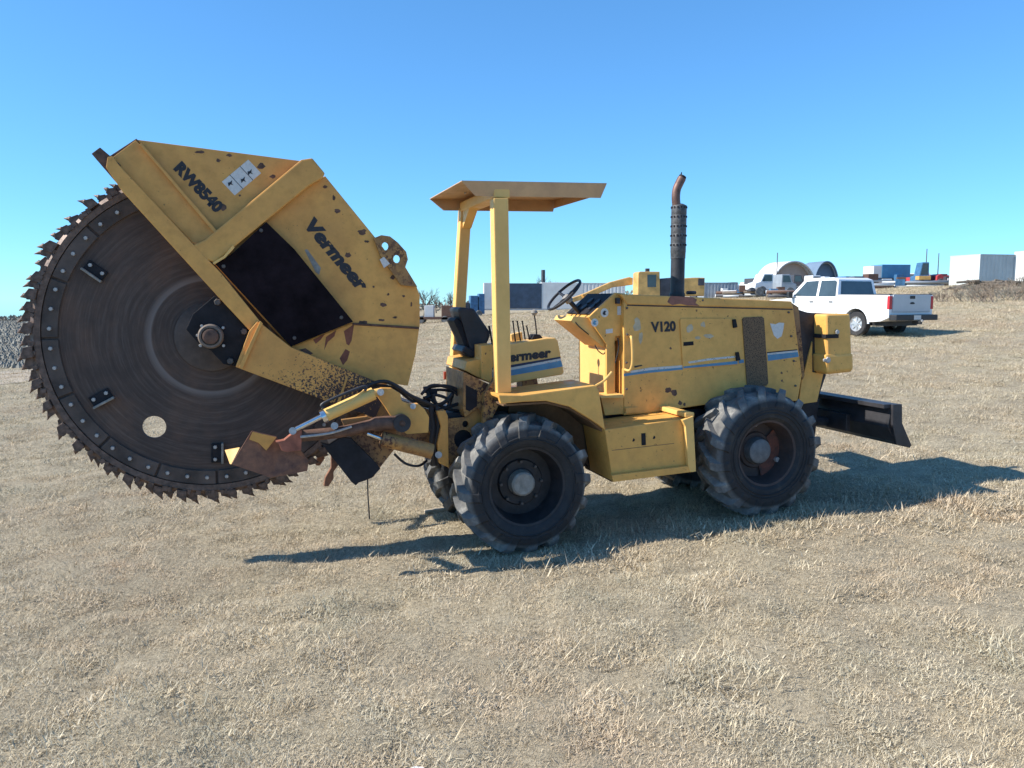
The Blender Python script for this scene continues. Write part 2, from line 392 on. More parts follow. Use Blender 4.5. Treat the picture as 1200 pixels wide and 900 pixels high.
# ------------------------------------------------------------------ grass
def grass():
    def tuft(seed, nb, hmin, hmax, lean, width, spread):
        rnd = random.Random(seed); vs = []; fs = []
        for _ in range(nb):
            a = rnd.random() * 6.283; r0 = spread * math.sqrt(rnd.random()); bx, by = r0 * math.cos(a), r0 * math.sin(a)
            d = rnd.random() * 6.283; L = rnd.uniform(hmin, hmax); ln = rnd.uniform(lean * .4, lean); w = width * rnd.uniform(.6, 1.3)
            px, py = -math.sin(d) * w, math.cos(d) * w; b = len(vs); pts = []
            for k, t in enumerate((0, .5, 1)):
                ang = ln * (.80 + .25 * t)
                if k == 0: q = (bx, by, -.01)
                else: q = (pts[-1][0] + math.cos(d) * math.sin(ang) * L / 2, pts[-1][1] + math.sin(d) * math.sin(ang) * L / 2, pts[-1][2] + max(math.cos(ang), -.1) * L / 2)
                pts.append(q)
            for k in range(2):
                kk = (1, .8)[k]
                vs += [(pts[k][0] - px * kk, pts[k][1] - py * kk, pts[k][2]), (pts[k][0] + px * kk, pts[k][1] + py * kk, pts[k][2])]
            vs.append(pts[2]); fs += [(b, b + 1, b + 3, b + 2), (b + 2, b + 3, b + 4)]
        me = bpy.data.meshes.new('tuft'); me.from_pydata(vs, [], fs); return me
    m, nt, bs = new_mat('dry_grass')
    pos = nt.nodes.new('ShaderNodeNewGeometry').outputs['Position']; oi = nt.nodes.new('ShaderNodeObjectInfo')
    a = noise_out(nt, pos, .9, 5, .65); rnd_ = oi.outputs['Random']
    c1 = ramp(nt, rnd_, [(0, (.41, .32, .195)), (.3, (.55, .45, .295)), (.6, (.65, .54, .365)), (.82, (.76, .65, .465)), (1, (.47, .38, .25))])
    c2 = ramp(nt, rnd_, [(0, (.30, .275, .19)), (.5, (.43, .39, .275)), (1, (.58, .52, .375))])
    d_ = noise_out(nt, pos, 4.5, 4, .7)
    c = mix(nt, ramp(nt, a, [(.42, (0,) * 3), (.62, (.85,) * 3)]), c1, c2)
    b_ = noise_out(nt, pos, .35, 3, .6)
    c = mix(nt, ramp(nt, d_, [(.56, (0,) * 3), (.70, (.75,) * 3)]), c, mix(nt, rnd_, (.16, .14, .10), (.36, .31, .23)))
    c = mix(nt, ramp(nt, b_, [(.42, (0,) * 3), (.68, (.6,) * 3)]), c, (.58, .42, .28))
    nt.links.new(c, bs.inputs['Base Color']); bs.inputs['Roughness'].default_value = .8; bs.inputs['Specular IOR Level'].default_value = .2
    src = bpy.data.collections.new('tufts')
    specs = [(1, 70, .012, .034, 1.6, .0015, .11), (2, 70, .012, .030, 1.7, .0017, .12), (3, 70, .010, .028, 1.7, .0016, .13),
             (4, 60, .015, .042, 1.5, .0013, .11), (5, 70, .010, .026, 1.6, .0018, .13), (6, 40, .02, .07, 1.35, .0010, .09)]
    for s in specs:
        o = bpy.data.objects.new('tuft', tuft(*s)); o.data.materials.append(m); src.objects.link(o)
    rs = np.random.RandomState(5)
    def layer(name, label, n, r0, r1, power, scl, amax=R(44), pts=None):
        if pts is None:
            u = rs.rand(n); e = 2 - power
            r = (r0 ** e + u * (r1 ** e - r0 ** e)) ** (1 / e); a = (rs.rand(n) * 2 - 1) * amax
            x = r * np.sin(a); y = r * np.cos(a)
        else:
            x = np.array([p[0] for p in pts]); y = np.array([p[1] for p in pts]); r = np.hypot(x, y); n = len(x)
        dens = np.array([noise.noise((p * 1.1, q * 1.1, 20)) for p, q in zip(x, y)]); keep = rs.rand(n) < (.85 + .5 * dens); x = x[keep]; y = y[keep]; r = r[keep]
        z = terr(x, y) + relief(x, y); cl = np.array([noise.noise((p * 3.1, q * 3.1, 40)) for p, q in zip(x, y)])
        me = bpy.data.meshes.new(name); me.from_pydata(list(zip(x.tolist(), y.tolist(), z.tolist())), [], [])
        sc = me.attributes.new('sc', 'FLOAT', 'POINT'); sc.data.foreach_set('value', (scl * (.65 + .7 * rs.rand(len(x))) * (1 + np.maximum(0, r - 6) * .045) * np.clip(1 + 1.1 * cl, .45, 1.8)).astype(np.float32))
        ob = link(name, me); tag(ob, label, 'grass', kind='stuff')
        ng = bpy.data.node_groups.new(name + '_scatter', 'GeometryNodeTree')
        ng.interface.new_socket('Geometry', in_out='INPUT', socket_type='NodeSocketGeometry')
        ng.interface.new_socket('Geometry', in_out='OUTPUT', socket_type='NodeSocketGeometry')
        gi = ng.nodes.new('NodeGroupInput'); go = ng.nodes.new('NodeGroupOutput')
        ci = ng.nodes.new('GeometryNodeCollectionInfo'); ci.inputs[0].default_value = src; ci.inputs[1].default_value = True; ci.inputs[2].default_value = True
        ip = ng.nodes.new('GeometryNodeInstanceOnPoints'); ip.inputs['Pick Instance'].default_value = True
        rv = ng.nodes.new('FunctionNodeRandomValue'); rv.data_type = 'FLOAT_VECTOR'; rv.inputs[0].default_value = (-.15, -.15, 0); rv.inputs[1].default_value = (.15, .15, 6.28)
        at_ = ng.nodes.new('GeometryNodeInputNamedAttribute'); at_.data_type = 'FLOAT'; at_.inputs[0].default_value = 'sc'
        mtp = ng.nodes.new('GeometryNodeMeshToPoints')
        L = ng.links.new
        L(gi.outputs[0], mtp.inputs[0]); L(mtp.outputs[0], ip.inputs['Points']); L(ci.outputs[0], ip.inputs['Instance'])
        L(rv.outputs[0], ip.inputs['Rotation']); L(at_.outputs[0], ip.inputs['Scale']); L(ip.outputs[0], go.inputs[0])
        md = ob.modifiers.new('scatter', 'NODES'); md.node_group = ng
    layer('grass', 'short dry matted grass covering the whole field', 230000, 2.6, 85, 1.35, 1.0)
    layer('tall_grass', 'taller pale dead stalks scattered through the short grass', 2400, 3, 22, 1.2, 1.7)
    pts = []
    rr = random.Random(8)
    def clump(c, sx, sy, n):
        for _ in range(n): pts.append((c.x + rr.gauss(0, sx), c.y + rr.gauss(0, sy)))
    for (u, v, Y, sx, sy, n) in ((600, 655, 7.25, .5, .10, 90), (680, 648, 7.35, .35, .12, 40), (880, 618, 8.0, .6, .12, 80), (960, 612, 8.2, .3, .15, 40), (780, 640, 7.5, .6, .15, 50), (1010, 605, 8.5, .3, .2, 30)):
        clump(at(u, v, Y), sx, sy, n)
    layer('weed_tufts', 'uneven dead grass standing up around the tractor tyres', 0, 0, 0, 0, 2.1, pts=pts)
    pts = []
    clump(at(1150, 612, 8.6), .75, .28, 420)
    layer('straw_patch', 'matted patch of yellow straw at the right edge of the field', 0, 0, 0, 0, 2.0, pts=pts)
grass()
exec_bg = True
# =================================================================== THE ROCK SAW TRACTOR
ROOT = thing('rock_saw_tractor', 'large yellow ride-on tractor with a giant toothed rock saw wheel raised behind it', 'trencher', ORG, YAW)
def pp(px, w):
    return [(P(u, v, w).x, P(u, v, w).z) for u, v in px]
def plate(name, px, w0, w1, mat, parent=ROOT, bev=.006, label=None):
    return MB().prism(pp(px, w0), w0, w1).build(name, mat, parent, bev, 2, label)
def bx(mb, px, w0, w1): return mb.prism(pp(px, w0), w0, w1)
def tub(name, pts, r, mat, parent=ROOT, n=8, closed=False, label=None):
    return MB().tube([P(*q) for q in pts], r, n, 6, closed).build(name, mat, parent, 0, label=label)
_cache = {}
def shared(key, fn):
    if key not in _cache: _cache[key] = fn()
    return _cache[key]
def bolt_at(u, v, w, r=.014, parent=ROOT, mat=None, name='bolt', h=.014):
    me = shared(('bolt', r, h), lambda: MB().cyl((0, 0, 0), (0, -h, 0), r, r * .8, 6, smooth=False).mesh('bolt'))
    o = link(name, me, mat or M_bolt, parent); o.location = P(u, v, w); return o
def lettering(name, s, p0, p1, hpx, w, mat, parent=ROOT, shear=0, off=.02):
    cu = bpy.data.curves.new('txt', 'FONT'); cu.body = s; cu.offset = off; cu.shear = shear; cu.resolution_u = 3; cu.extrude = 0
    to = bpy.data.objects.new('txt', cu); COL.objects.link(to)
    dg = bpy.context.evaluated_depsgraph_get(); dg.update()
    me = bpy.data.meshes.new_from_object(to.evaluated_get(dg)); bpy.data.objects.remove(to)
    xs = [q.co.x for q in me.vertices]; x0, x1 = min(xs), max(xs)
    A = P(*p0, w); B = P(*p1, w); ux = (B - A)
    d = Vector((p1[0] - p0[0], p1[1] - p0[1])).normalized(); upx = (d.y, -d.x)
    Cc = P(p0[0] + upx[0] * hpx, p0[1] + upx[1] * hpx, w); uy = (Cc - A) / .70
    for q in me.vertices:
        t = (q.co.x - x0) / (x1 - x0); q.co = A + ux * t + uy * q.co.y
    bm = bmesh.new(); bm.from_mesh(me); bmesh.ops.remove_doubles(bm, verts=bm.verts, dist=1e-5); bm.to_mesh(me); bm.free()
    me.name = name
    return link(name, me, mat, parent)

# ---------- saw wheel
BW = 1.07; HUB = P(248, 394, BW); BR = (HUB.z - P(248, 573, BW).z)
def saw():
    hole = P(181, 500, BW) - HUB; hr = .105; bm = bmesh.new(); ed = []
    for cx, cz, r, n in ((0, 0, BR, 96), (hole.x, hole.z, hr, 28), (0, 0, .11, 24)):
        vs = [bm.verts.new((cx + r * math.cos(2 * math.pi * i / n), -.02, cz + r * math.sin(2 * math.pi * i / n))) for i in range(n)]
        ed += [bm.edges.new((vs[i], vs[(i + 1) % n])) for i in range(n)]
    bmesh.ops.triangle_fill(bm, use_beauty=True, edges=ed)
    ex = bmesh.ops.extrude_face_region(bm, geom=bm.faces[:])
    for q in ex['geom']:
        if isinstance(q, bmesh.types.BMVert): q.co.y += .04
    bmesh.ops.recalc_face_normals(bm, faces=bm.faces)
    me = bpy.data.meshes.new('saw_wheel'); bm.to_mesh(me); bm.free()
    S = link('saw_wheel', me, M_blade, ROOT, 'huge rust brown toothed saw wheel'); S.location = HUB
    # bolted rim segments
    nseg = 16
    for k in range(nseg):
        a0 = 2 * math.pi * k / nseg + .008; a1 = 2 * math.pi * (k + 1) / nseg - .008; mb = MB(); pts = []
        for i in range(9): a = a0 + (a1 - a0) * i / 8; pts.append((BR * .872 * math.cos(a), BR * .872 * math.sin(a)))
        for i in range(9): a = a1 - (a1 - a0) * i / 8; pts.append((BR * .962 * math.cos(a), BR * .962 * math.sin(a)))
        mb.prism(pts, -.045, -.021); mb.prism(pts, .021, .045); mb.build('rim_segment', M_rim, S, .004, 1)
    me = MB().cyl((0, -.044, 0), (0, -.066, 0), .021, .017, 6, smooth=False).mesh('bolt')
    for k in range(48):
        a = 2 * math.pi * (k + .5) / 48; o = link('bolt', me, M_boltd, S); o.location = (BR * .917 * math.cos(a), 0, BR * .917 * math.sin(a))
    # knobbly outer ring
    rr = random.Random(11); mb = MB()
    mb.lathe((0, 0, 0), (0, 1, 0), [(-.055, BR * .965), (-.06, BR * 1.0), (-.03, BR * 1.022), (.03, BR * 1.022), (.06, BR * 1.0), (.055, BR * .965), (-.055, BR * .965)], 120, False)
    for k in range(220):
        a = 2 * math.pi * k / 220; r = BR * 1.015
        mb.box((r * math.cos(a), rr.choice((-.045, 0, .045)), r * math.sin(a)), (.045, .05, .03 + .02 * rr.random()), Matrix.Rotation(-a + rr.uniform(-.4, .4), 3, 'Y'))
    mb.build('tooth_ring', M_teeth, S)
    # teeth: holder block and pointed bit leaning the way the wheel turns
    def tooth(v):
        m = MB(); t = (v - 1) * .1
        m.prism([(-.055, -.02), (.05, -.02), (.066, .050 + .01 * v), (.03, .088), (-.045, .058)], -.032, .032)
        d = Vector((.62 + t, 0, .78)).normalized(); b = Vector((.012, 0, .048)); L = .044 + .014 * v
        m.cyl(b - d * .03, b + d * .035, .021, .024, 8); m.cyl(b + d * .035, b + d * .052, .030, .026, 8); m.cyl(b + d * .052, b + d * (L + .04), .022, .003, 8)
        return m.mesh('tooth', .003, 1, 40)
    tm = [tooth(v) for v in range(3)]
    nt_ = 98
    for k in range(nt_):
        a = 2 * math.pi * (k + rr.uniform(-.26, .26)) / nt_; r = BR * 1.02
        if k % 23 == 13: continue
        o = link('tooth', tm[k % 3], M_teeth, S)
        # local x -> forward tangent (counter-clockwise seen from the camera), local z -> outward
        rad = Vector((math.cos(a), 0, math.sin(a))); tan = Vector((-math.sin(a), 0, math.cos(a)))
        M = Matrix((tan, Vector((0, 1, 0)), rad)).transposed()
        o.rotation_euler = M.to_euler(); lat = (-.05, .0, .05, -.025, .03)[k % 5]
        o.location = rad * (r + rr.uniform(-.012, .01)) + Vector((0, lat, 0)); s = rr.uniform(.66, .98); o.scale = (s, 1, s)
    # small bolted kicker plates
    for (u, v, ang) in ((113, 317, -38), (119, 465, 28), (254, 530, 88)):
        c = P(u, v, BW) - HUB; rot = Matrix.Rotation(-R(ang), 3, 'Y')
        k = MB().box((0, -.035, 0), (.185, .028, .095)).build('kicker_plate', M_black, S, .004, 1)
        k.location = c; k.rotation_euler = (0, -R(ang), 0); c0 = k
        MB().box((.0, -.06, -.055), (.20, .06, .022)).build('kicker_bar', M_nut, S, .004, 1).location = c
        S_children_last = COL.objects[-1] if False else None
        for dx in (-.06, .06):
            o = link('bolt', me, M_bolt, S); q = rot @ Vector((dx, -.004, .012)); o.location = c + Vector((q.x, 0, q.z)) + Vector((0, 0, 0))
    for o in [x for x in S.children if x.name.startswith('kicker_bar')]:
        near = min([x for x in S.children if x.name.startswith('kicker_plate')], key=lambda x: (x.location - o.location).length)
        o.rotation_euler = near.rotation_euler
    return S
M_rim = plain('rim_segment_steel', (.085, .063, .052), .8, 0, .6, 3, .3)
M_boltd = plain('dull_bolt', (.095, .08, .072), .6, .1, .3, 30, .1)
M_teeth = plain('worn_teeth_steel', (.13, .085, .065), .55, .3, .55, 22, .3)
SAW = saw()

# ---------- saw housing and its frame
HW = .80; HF = 1.36
hous = plate('saw_housing', [(308, 252), (362, 218), (381, 206), (442, 281), (470, 318), (488, 335), (492, 346), (492, 384), (413, 379), (340, 408), (250, 308)], HW, HF, M_yel_h, bev=.008)
plate('lower_housing', [(340, 407), (413, 378.5), (491.5, 384), (487, 415), (478, 452), (437, 446)], HW - .012, HF - .01, M_yel_h)
MB().tube([P(413, 379.5, HW - .016), P(452, 382, HW - .016), P(491, 384.5, HW - .016)], .012, 6).build('weld_seam', M_rust, ROOT)
panel = plate('side_panel', [(160, 163.5), (356, 189), (362, 205), (310, 252), (252, 274)], HW + .01, HF - .02, M_yel_h)
plate('channel_web', [(163, 168), (252, 272), (233, 292), (138, 194), (132, 184), (159, 164)], HW - .02, HF - .03, M_yel_h)
plate('channel_lip', [(163, 169), (166, 168), (254, 270), (251, 273)], HW - .055, HW - .02, M_yel_h, bev=.003)
plate('beam_flange', [(126, 184), (132, 183), (139, 193), (231, 291), (259, 320), (305, 377), (292, 387), (255, 347), (143, 224), (124, 196)], HW - .10, HW - .025, M_yel_h, label='long yellow frame rail beside the saw wheel')
plate('beam_end', [(107, 180), (117, 172.5), (140, 192), (143, 222)], HW - .08, HF, M_rust, label='rusty dark tip of the frame rail')
plate('top_edge', [(128, 183), (160, 162), (162, 168), (134, 192)], HW - .015, HF + .02, M_rust)
tb = plate('cross_beam', [(353, 187), (366, 185), (381, 203), (378, 209), (362, 218), (252, 308), (238, 303), (226, 287), (240, 281)], HW - .096, HW - .03, M_yel_h, bev=.015, label='thick yellow square tube crossing the housing')
# chute opening with rubber guard
for q_ in ((262, 312), (306, 270), (400, 372), (345, 396)): bolt_at(*q_, HW - .10, .02, ROOT, M_boltd)
ch = plate('chute_guard', [(252, 309), (270, 299), (312, 260), (345, 292), (414, 377), (341, 406)], HW - .10, HW - .013, M_blackrub, bev=.004, label='black guard over the side chute')
plate('chute_lip', [(249, 308), (262, 300), (273, 287), (275, 290), (264, 302), (251, 310)], HW - .14, HW - .08, M_yel_c, bev=.002)
arm = plate('support_arm', [(292, 388), (302, 376), (341, 407), (437, 446), (452, 462), (440, 490), (388, 472), (276, 430)], HW - .16, HW - .04, M_yel_s, bev=.006, label='yellow support arm speckled with rust')
plate('arm_gusset', [(305, 376), (308, 379), (284, 433), (280, 430)], HW - .19, HW - .155, M_yel_h, bev=.003)
plate('arm_rib', [(405, 444), (407.5, 444), (397, 476), (394, 475)], HW - .175, HW - .155, M_yel_h, bev=.002)
# bearing plate and hub
plate('bearing_plate', [(218, 386), (226, 368), (251, 347), (257, 349), (292, 387), (276, 429), (262, 427), (247, 411), (232, 402)], HW - .05, HW + .02, M_black, label='black bolted bearing plate')
M_hubd = plain('dusty_hub_steel', (.16, .125, .10), .7, 0, .4, 14, .2)
hubc = P(247, 394, HW - .05)
hb = MB().lathe(hubc, (0, -1, 0), [(0, .115), (.05, .11), (.07, .10), (.07, .082), (.045, .078), (.045, .0)], 28).build('hub', M_hubd, ROOT)
MB().lathe(hubc + Vector((0, -.045, 0)), (0, -1, 0), [(0, .07), (.045, .068), (.05, .06), (.05, 0)], 24).build('hub_shaft', M_rust, hb)
for q in ((255, 354), (286, 388.5), (270, 423)): bolt_at(*q, HW - .05, .034, hb, M_boltd, h=.03)
for q in ((236.5, 382), (261.5, 384), (231.5, 393), (235, 405), (262, 405)): bolt_at(*q, HW - .05, .016, hb, h=.03)
MB().lathe(P(248, 394, BW - .02), (0, -1, 0), [(-.0, .33), (.035, .33), (.05, .30), (.05, 0)], 40).build('blade_flange', M_rim, SAW).location = -HUB
# lifting eyes at the top of the housing
def eye():
    bm = bmesh.new(); out = [(438, 279), (447, 275.5), (457, 277), (466, 284), (476, 295), (478, 304), (475, 313), (489, 336), (470, 334), (446, 300)]
    ed = []
    def loop(pts):
        vs = [bm.verts.new(p) for p in pts]; return [bm.edges.new((vs[i], vs[(i + 1) % len(vs)])) for i in range(len(vs))]
    w = HW - .05; ed += loop([P(u, v, w) for u, v in out])
    for (u, v, r) in ((451.5, 288.5, 4.2), (465, 303.5, 4.2)): ed += loop([P(u + r * math.cos(t * .5236), v + r * math.sin(t * .5236) * 1.15, w) for t in range(12)])
    bmesh.ops.triangle_fill(bm, use_beauty=True, edges=ed); ex = bmesh.ops.extrude_face_region(bm, geom=bm.faces[:])
    for q in ex['geom']:
        if isinstance(q, bmesh.types.BMVert): q.co.y += .035
    bmesh.ops.recalc_face_normals(bm, faces=bm.faces); me = bpy.data.meshes.new('lifting_eye'); bm.to_mesh(me); bm.free()
    link('lifting_eye', me, M_yel_r, ROOT)
eye()
plate('paint_chip', [(445, 304), (450, 301), (457, 309), (450, 314)], HW - .056, HW - .051, M_white, bev=0, label='bare pale patch beside the lifting eye')
# decals
lettering('lettering', 'RW8540', (203.5, 197.5), (254, 250), 12.5, HW + .007, M_ink, panel, 0, .065)
lettering('lettering', 'Vermeer', (356, 263.5), (422.5, 343), 15, HW - .003, M_ink, hous, .15, .06)
def decal(name, px, w, mat, parent, t=.003): return plate(name, px, w - t, w - .0005, mat, parent, 0)
dc = decal('warning_sticker', [(260, 213), (291, 187), (306, 203), (275, 229)], HW + .01, M_white, panel)
for a, b in (((269, 205), (284.5, 221.5)), ((281, 195), (296, 211))):
    decal('sticker_line', [a, (a[0] + .45, a[1] - .4), (b[0] + .45, b[1] - .4), b], HW + .0065, M_ink, panel, .002)
for cx, cy in ((285, 211), (293, 202), (270, 215)):
    decal('sticker_figure', [(cx - 3, cy - 1), (cx - .5, cy - 1.5), (cx + 2, cy - 4), (cx + 1.5, cy), (cx + 3.5, cy + 2), (cx, cy + 1), (cx - 2, cy + 3.5)], HW + .0065, M_ink, panel, .002)
M_stain = plain('reddish_stain', (.20, .07, .04), .8, 0, .3, 12, .1)
def blob(u, v, rx, ry, w, mat, parent, seed=0, name='rust_patch'):
    rnd = random.Random(seed); n = 11
    return decal(name, [(u + rx * math.cos(6.283 * i / n) * rnd.uniform(.55, 1.15), v + ry * math.sin(6.283 * i / n) * rnd.uniform(.55, 1.15)) for i in range(n)], w, mat, parent, .002)
for i, b in enumerate(((306, 195, 5, 4), (269, 182, 4, 2), (256, 188, 3, 2.5), (320, 207, 4, 2.5), (262, 243, 5, 4.5), (234, 178, 6, 1.8), (281, 229, 1.6, 1.4), (217, 245, 1.5, 1.5))):
    blob(*b, HW + .010, M_rust, panel, i)
for i, b in enumerate(((395, 247, 4, 3), (424, 272, 6, 4), (408, 299, 3.5, 4), (391, 232, 2, 4), (381, 219, 3, 2), (449, 357, 5, 2.5), (430, 283, 3, 2), (460, 325, 3, 3), (482, 357, 1.5, 3), (473, 347, 2, 1.5), (455, 345, 1.6, 1.6), (438, 336, 1.6, 1.6), (463, 372, 3, 1.4), (447, 375, 4, 1.6), (425, 378, 6, 3))):
    blob(*b, HW, M_rust, hous, 20 + i)
for i, px in enumerate(([(403, 388), (415, 380), (412, 399), (409, 405), (406, 403)], [(405, 409), (410, 412), (407, 422), (402, 428), (398, 420)], [(367, 398), (381, 391), (376, 398), (370, 403)], [(382, 395), (394, 387), (392, 394), (384, 401), (380, 410)], [(346, 411), (358, 408), (367, 414), (362, 417)])):
    decal('rust_patch', px, HW - .012, M_stain if i < 4 else M_rust, ROOT, .003)
plate('worn_scratch', [(357, 293), (360, 292), (376, 314), (374, 322), (370, 319)], HW - .003, HW - .0008, M_nut, hous, 0)

def crumber():
    sh = MB(); w0 = .62
    sh.extr([P(271, 544, w0), P(295, 505, w0 + .02), P(324, 512, w0 + .04), P(330, 522, w0 + .04), P(352, 527, w0), P(362, 540, w0), P(360, 552, w0), P(318, 560, w0)], (0, .02, 0))
    sh.extr([P(295, 505, w0 + .02), P(324, 512, w0 + .04), P(318, 520, w0 + .45), P(290, 514, w0 + .45)], (0, 0, -.015))
    shoe = sh.build('crumber_shoe', M_orust, ROOT, .004, 1, 'rusty bent steel crumber shoe')
    MB().extr([P(265, 527.5, w0 + .1), P(281, 524.5, w0 + .05), P(271, 544, w0 - .003)], (-.012, .012, 0)).build('shoe_lip', M_yel_c, shoe)
    MB().extr([P(296, 506, w0 - .003), P(324, 512.5, w0 - .003), P(312, 528, w0 - .003), P(303, 519, w0 - .003), P(292, 515, w0 - .003)], (0, .002, 0)).build('yellow_patch', M_yel_h, shoe)
    plate('lever', [(323, 518), (333, 516), (349, 503), (354, 504), (353, 528), (336, 530), (330, 528), (327, 521)], .50, .60, M_pink, label='faded red lever')
    MB().tube([P(352, 511, .56), P(400, 506, .56), P(440, 497, .56), P(473, 495, .56)], [.055, .055, .07, .085], 12).build('lower_arm', M_rust, ROOT, label='dark rusty crumber arm')
    MB().lathe(P(471, 496, .50), (0, 1, 0), [(-.02, .03), (-.02, .085), (.16, .085), (.16, 0)], 20).build('arm_bushing', M_dark, ROOT)
    MB().cyl(P(347, 503, .5), P(381, 486, .5), .026, n=14).build('piston_rod', M_chrome, ROOT)
    cy = MB().cyl(P(379, 488, .5), P(438, 461, .5), .062, .062, 18); cy.cyl(P(436, 462, .5), P(446, 458, .5), .045, .03, 12)
    cyl = cy.build('hydraulic_cylinder', M_yel_c, ROOT, 0, label='yellow hydraulic cylinder')
    MB().cyl(P(377, 489, .5), P(382, 486.5, .5), .068, n=18).build('cylinder_gland', M_chrome, cyl)
    MB().cyl(P(343, 505, .46), P(343, 505, .60), .035, n=12).build('pin', M_bolt, ROOT); MB().cyl(P(446, 459.5, .44), P(446, 459.5, .60), .034, n=12).build('pin', M_bolt, ROOT)
    tub('hydraulic_line', [(380, 478, .46), (380, 472, .46), (425, 453, .46), (428, 458, .46)], .014, M_dark, ROOT)
    tub('hydraulic_line', [(384, 484, .47), (400, 475, .45), (418, 465, .46), (427, 457, .48)], .010, M_yel_c, ROOT)
    tub('bright_rod', [(352, 512, .48), (385, 508, .48), (412, 500, .5)], .012, M_bolt, ROOT)
    MB().cyl(P(392, 499, .46), P(392, 499, .52), .035, n=10).build('pin', M_bolt, ROOT)
    plate('pivot_plate', [(440, 461), (447, 455), (459, 455), (469, 461), (471, 470), (481, 474), (490, 473), (498, 480), (503, 489), (502, 507), (477, 509), (466, 500), (452, 478)], .58, .66, M_yel_h, label='yellow pivot plate')
    MB().cyl(P(484, 476, .55), P(484, 476, .6), .03, n=10).build('pin', M_bolt, ROOT)
    plate('arm_side_plate', [(400, 492), (430, 488), (464, 500), (466, 522), (447, 546), (437, 560), (423, 532), (408, 510)], .70, .76, M_yel_r, label='brown stained arm plate')
    MB().cyl(P(430, 508, .55), P(448, 514.5, .55), .022, n=12).build('piston_rod', M_chrome, ROOT)
    MB().cyl(P(447, 514, .55), P(506, 529, .55), .075, n=18).build('hydraulic_cylinder', M_yel_r, ROOT, label='rusty brown hydraulic cylinder')
    plate('deflector', [(376, 519), (386, 521), (400, 512), (412, 514), (436, 538), (446, 549), (436, 560), (420, 566), (417, 569), (412, 565)], .56, 1.02, M_black, bev=.004, label='black deflector plate')
    plate('scraper_tooth', [(388, 534), (398, 536), (396, 546), (391, 553), (391, 561), (385, 570), (379.5, 570), (381, 560), (388, 548)], .74, .80, M_orust, label='rusty scraper tooth')
    
    
_before = set(bpy.data.objects); crumber(); _new = [o for o in bpy.data.objects if o not in _before]
def recast(o, dw):
    """slide a piece of the crumber outwards to its own distance, keeping its outline"""
    for v_ in o.data.vertices:
        c_ = CAML
        p_ = v_.co; t_ = (p_.y + dw - c_.y) / (p_.y - c_.y) if abs(p_.y - c_.y) > 1e-6 else 1
        v_.co = c_ + (p_ - c_) * t_
_rz = Matrix.Rotation(-YAW, 3, 'Z'); CAML = _rz @ (Vector((0, 0, CAMH)) - ORG)
for o in _new:
    recast(o, -.50 if not o.name.startswith('scraper') else -.2)
for o in list(_new):                                    # the matching arm on the far side of the saw
    if o.parent != ROOT or o.name.startswith(('hanging', 'cable')): continue
    cp_ = o.copy(); me_ = o.data.copy(); cp_.data = me_; COL.objects.link(cp_)
    for v_ in me_.vertices: v_.co.y = 2.14 - v_.co.y
    me_.flip_normals()
    for ch_ in [x for x in _new if x.parent == o]:
        c2_ = ch_.copy(); m2_ = ch_.data.copy(); c2_.data = m2_; COL.objects.link(c2_); c2_.parent = cp_
        for v_ in m2_.vertices: v_.co.y = 2.14 - v_.co.y
        m2_.flip_normals()
tub('hanging_rod', [(431, 545, 1.9), (431, 575, 1.9), (433, 608, 1.9)], .008, M_dark, ROOT)
plate('saw_boom', [(430, 470), (452, 462), (520, 486), (545, 500), (545, 545), (510, 540), (440, 515)], .85, 1.30, M_yel_r, label='heavy dark yellow boom')
# hoses
for i, h in enumerate((
    [(425, 457, .5), (438, 449, .5), (456, 448, .52), (480, 463, .55), (505, 474, .6), (512, 480, .65)],
    [(430, 455, .53), (446, 447, .53), (466, 453, .55), (490, 470, .6), (512, 476, .65)],
    [(420, 458, .56), (440, 452, .56), (462, 455, .58), (486, 472, .6), (508, 478, .7)],
    [(496, 455, .8), (520, 452, .8), (537, 458, .8), (545, 475, .8)], [(500, 458, .9), (520, 457, .9), (541, 463, .9), (552, 482, .9)],
    [(498, 466, .75), (512, 463, .75), (527, 470, .75), (520, 482, .75)], [(507, 462, .7), (512, 474, .7), (523, 470, .75), (530, 462, .75), (526, 474, .8)],
    [(494, 462, .72), (505, 452, .78), (524, 454, .8), (540, 466, .8), (548, 478, .8)], [(498, 470, .7), (510, 480, .7), (528, 476, .75), (546, 470, .8)],
    [(501, 460, .8), (508, 471, .75), (528, 480, .75), (548, 482, .8)], [(462, 532, .6), (475, 543, .6), (490, 546, .6), (500, 540, .7)],
    [(505, 476, .62), (508, 500, .6), (506, 520, .6), (510, 545, .62)], [(512, 476, .6), (514, 500, .58), (510, 525, .6), (515, 548, .62)],
    [(509, 476, .66), (504, 498, .62), (512, 520, .6), (506, 545, .66)])):
    tub('hose', h, (.018, .018, .014, .016, .015, .016, .02, .016, .018, .016, .013, .028, .024, .024)[i], M_hose)
mb = MB()
for u, v in ((501, 457), (504, 463), (500, 468), (508, 459)): mb.box(P(u, v, .82), (.07, .06, .06))
mb.build('hose_fitting', M_black, ROOT, .006, 1)

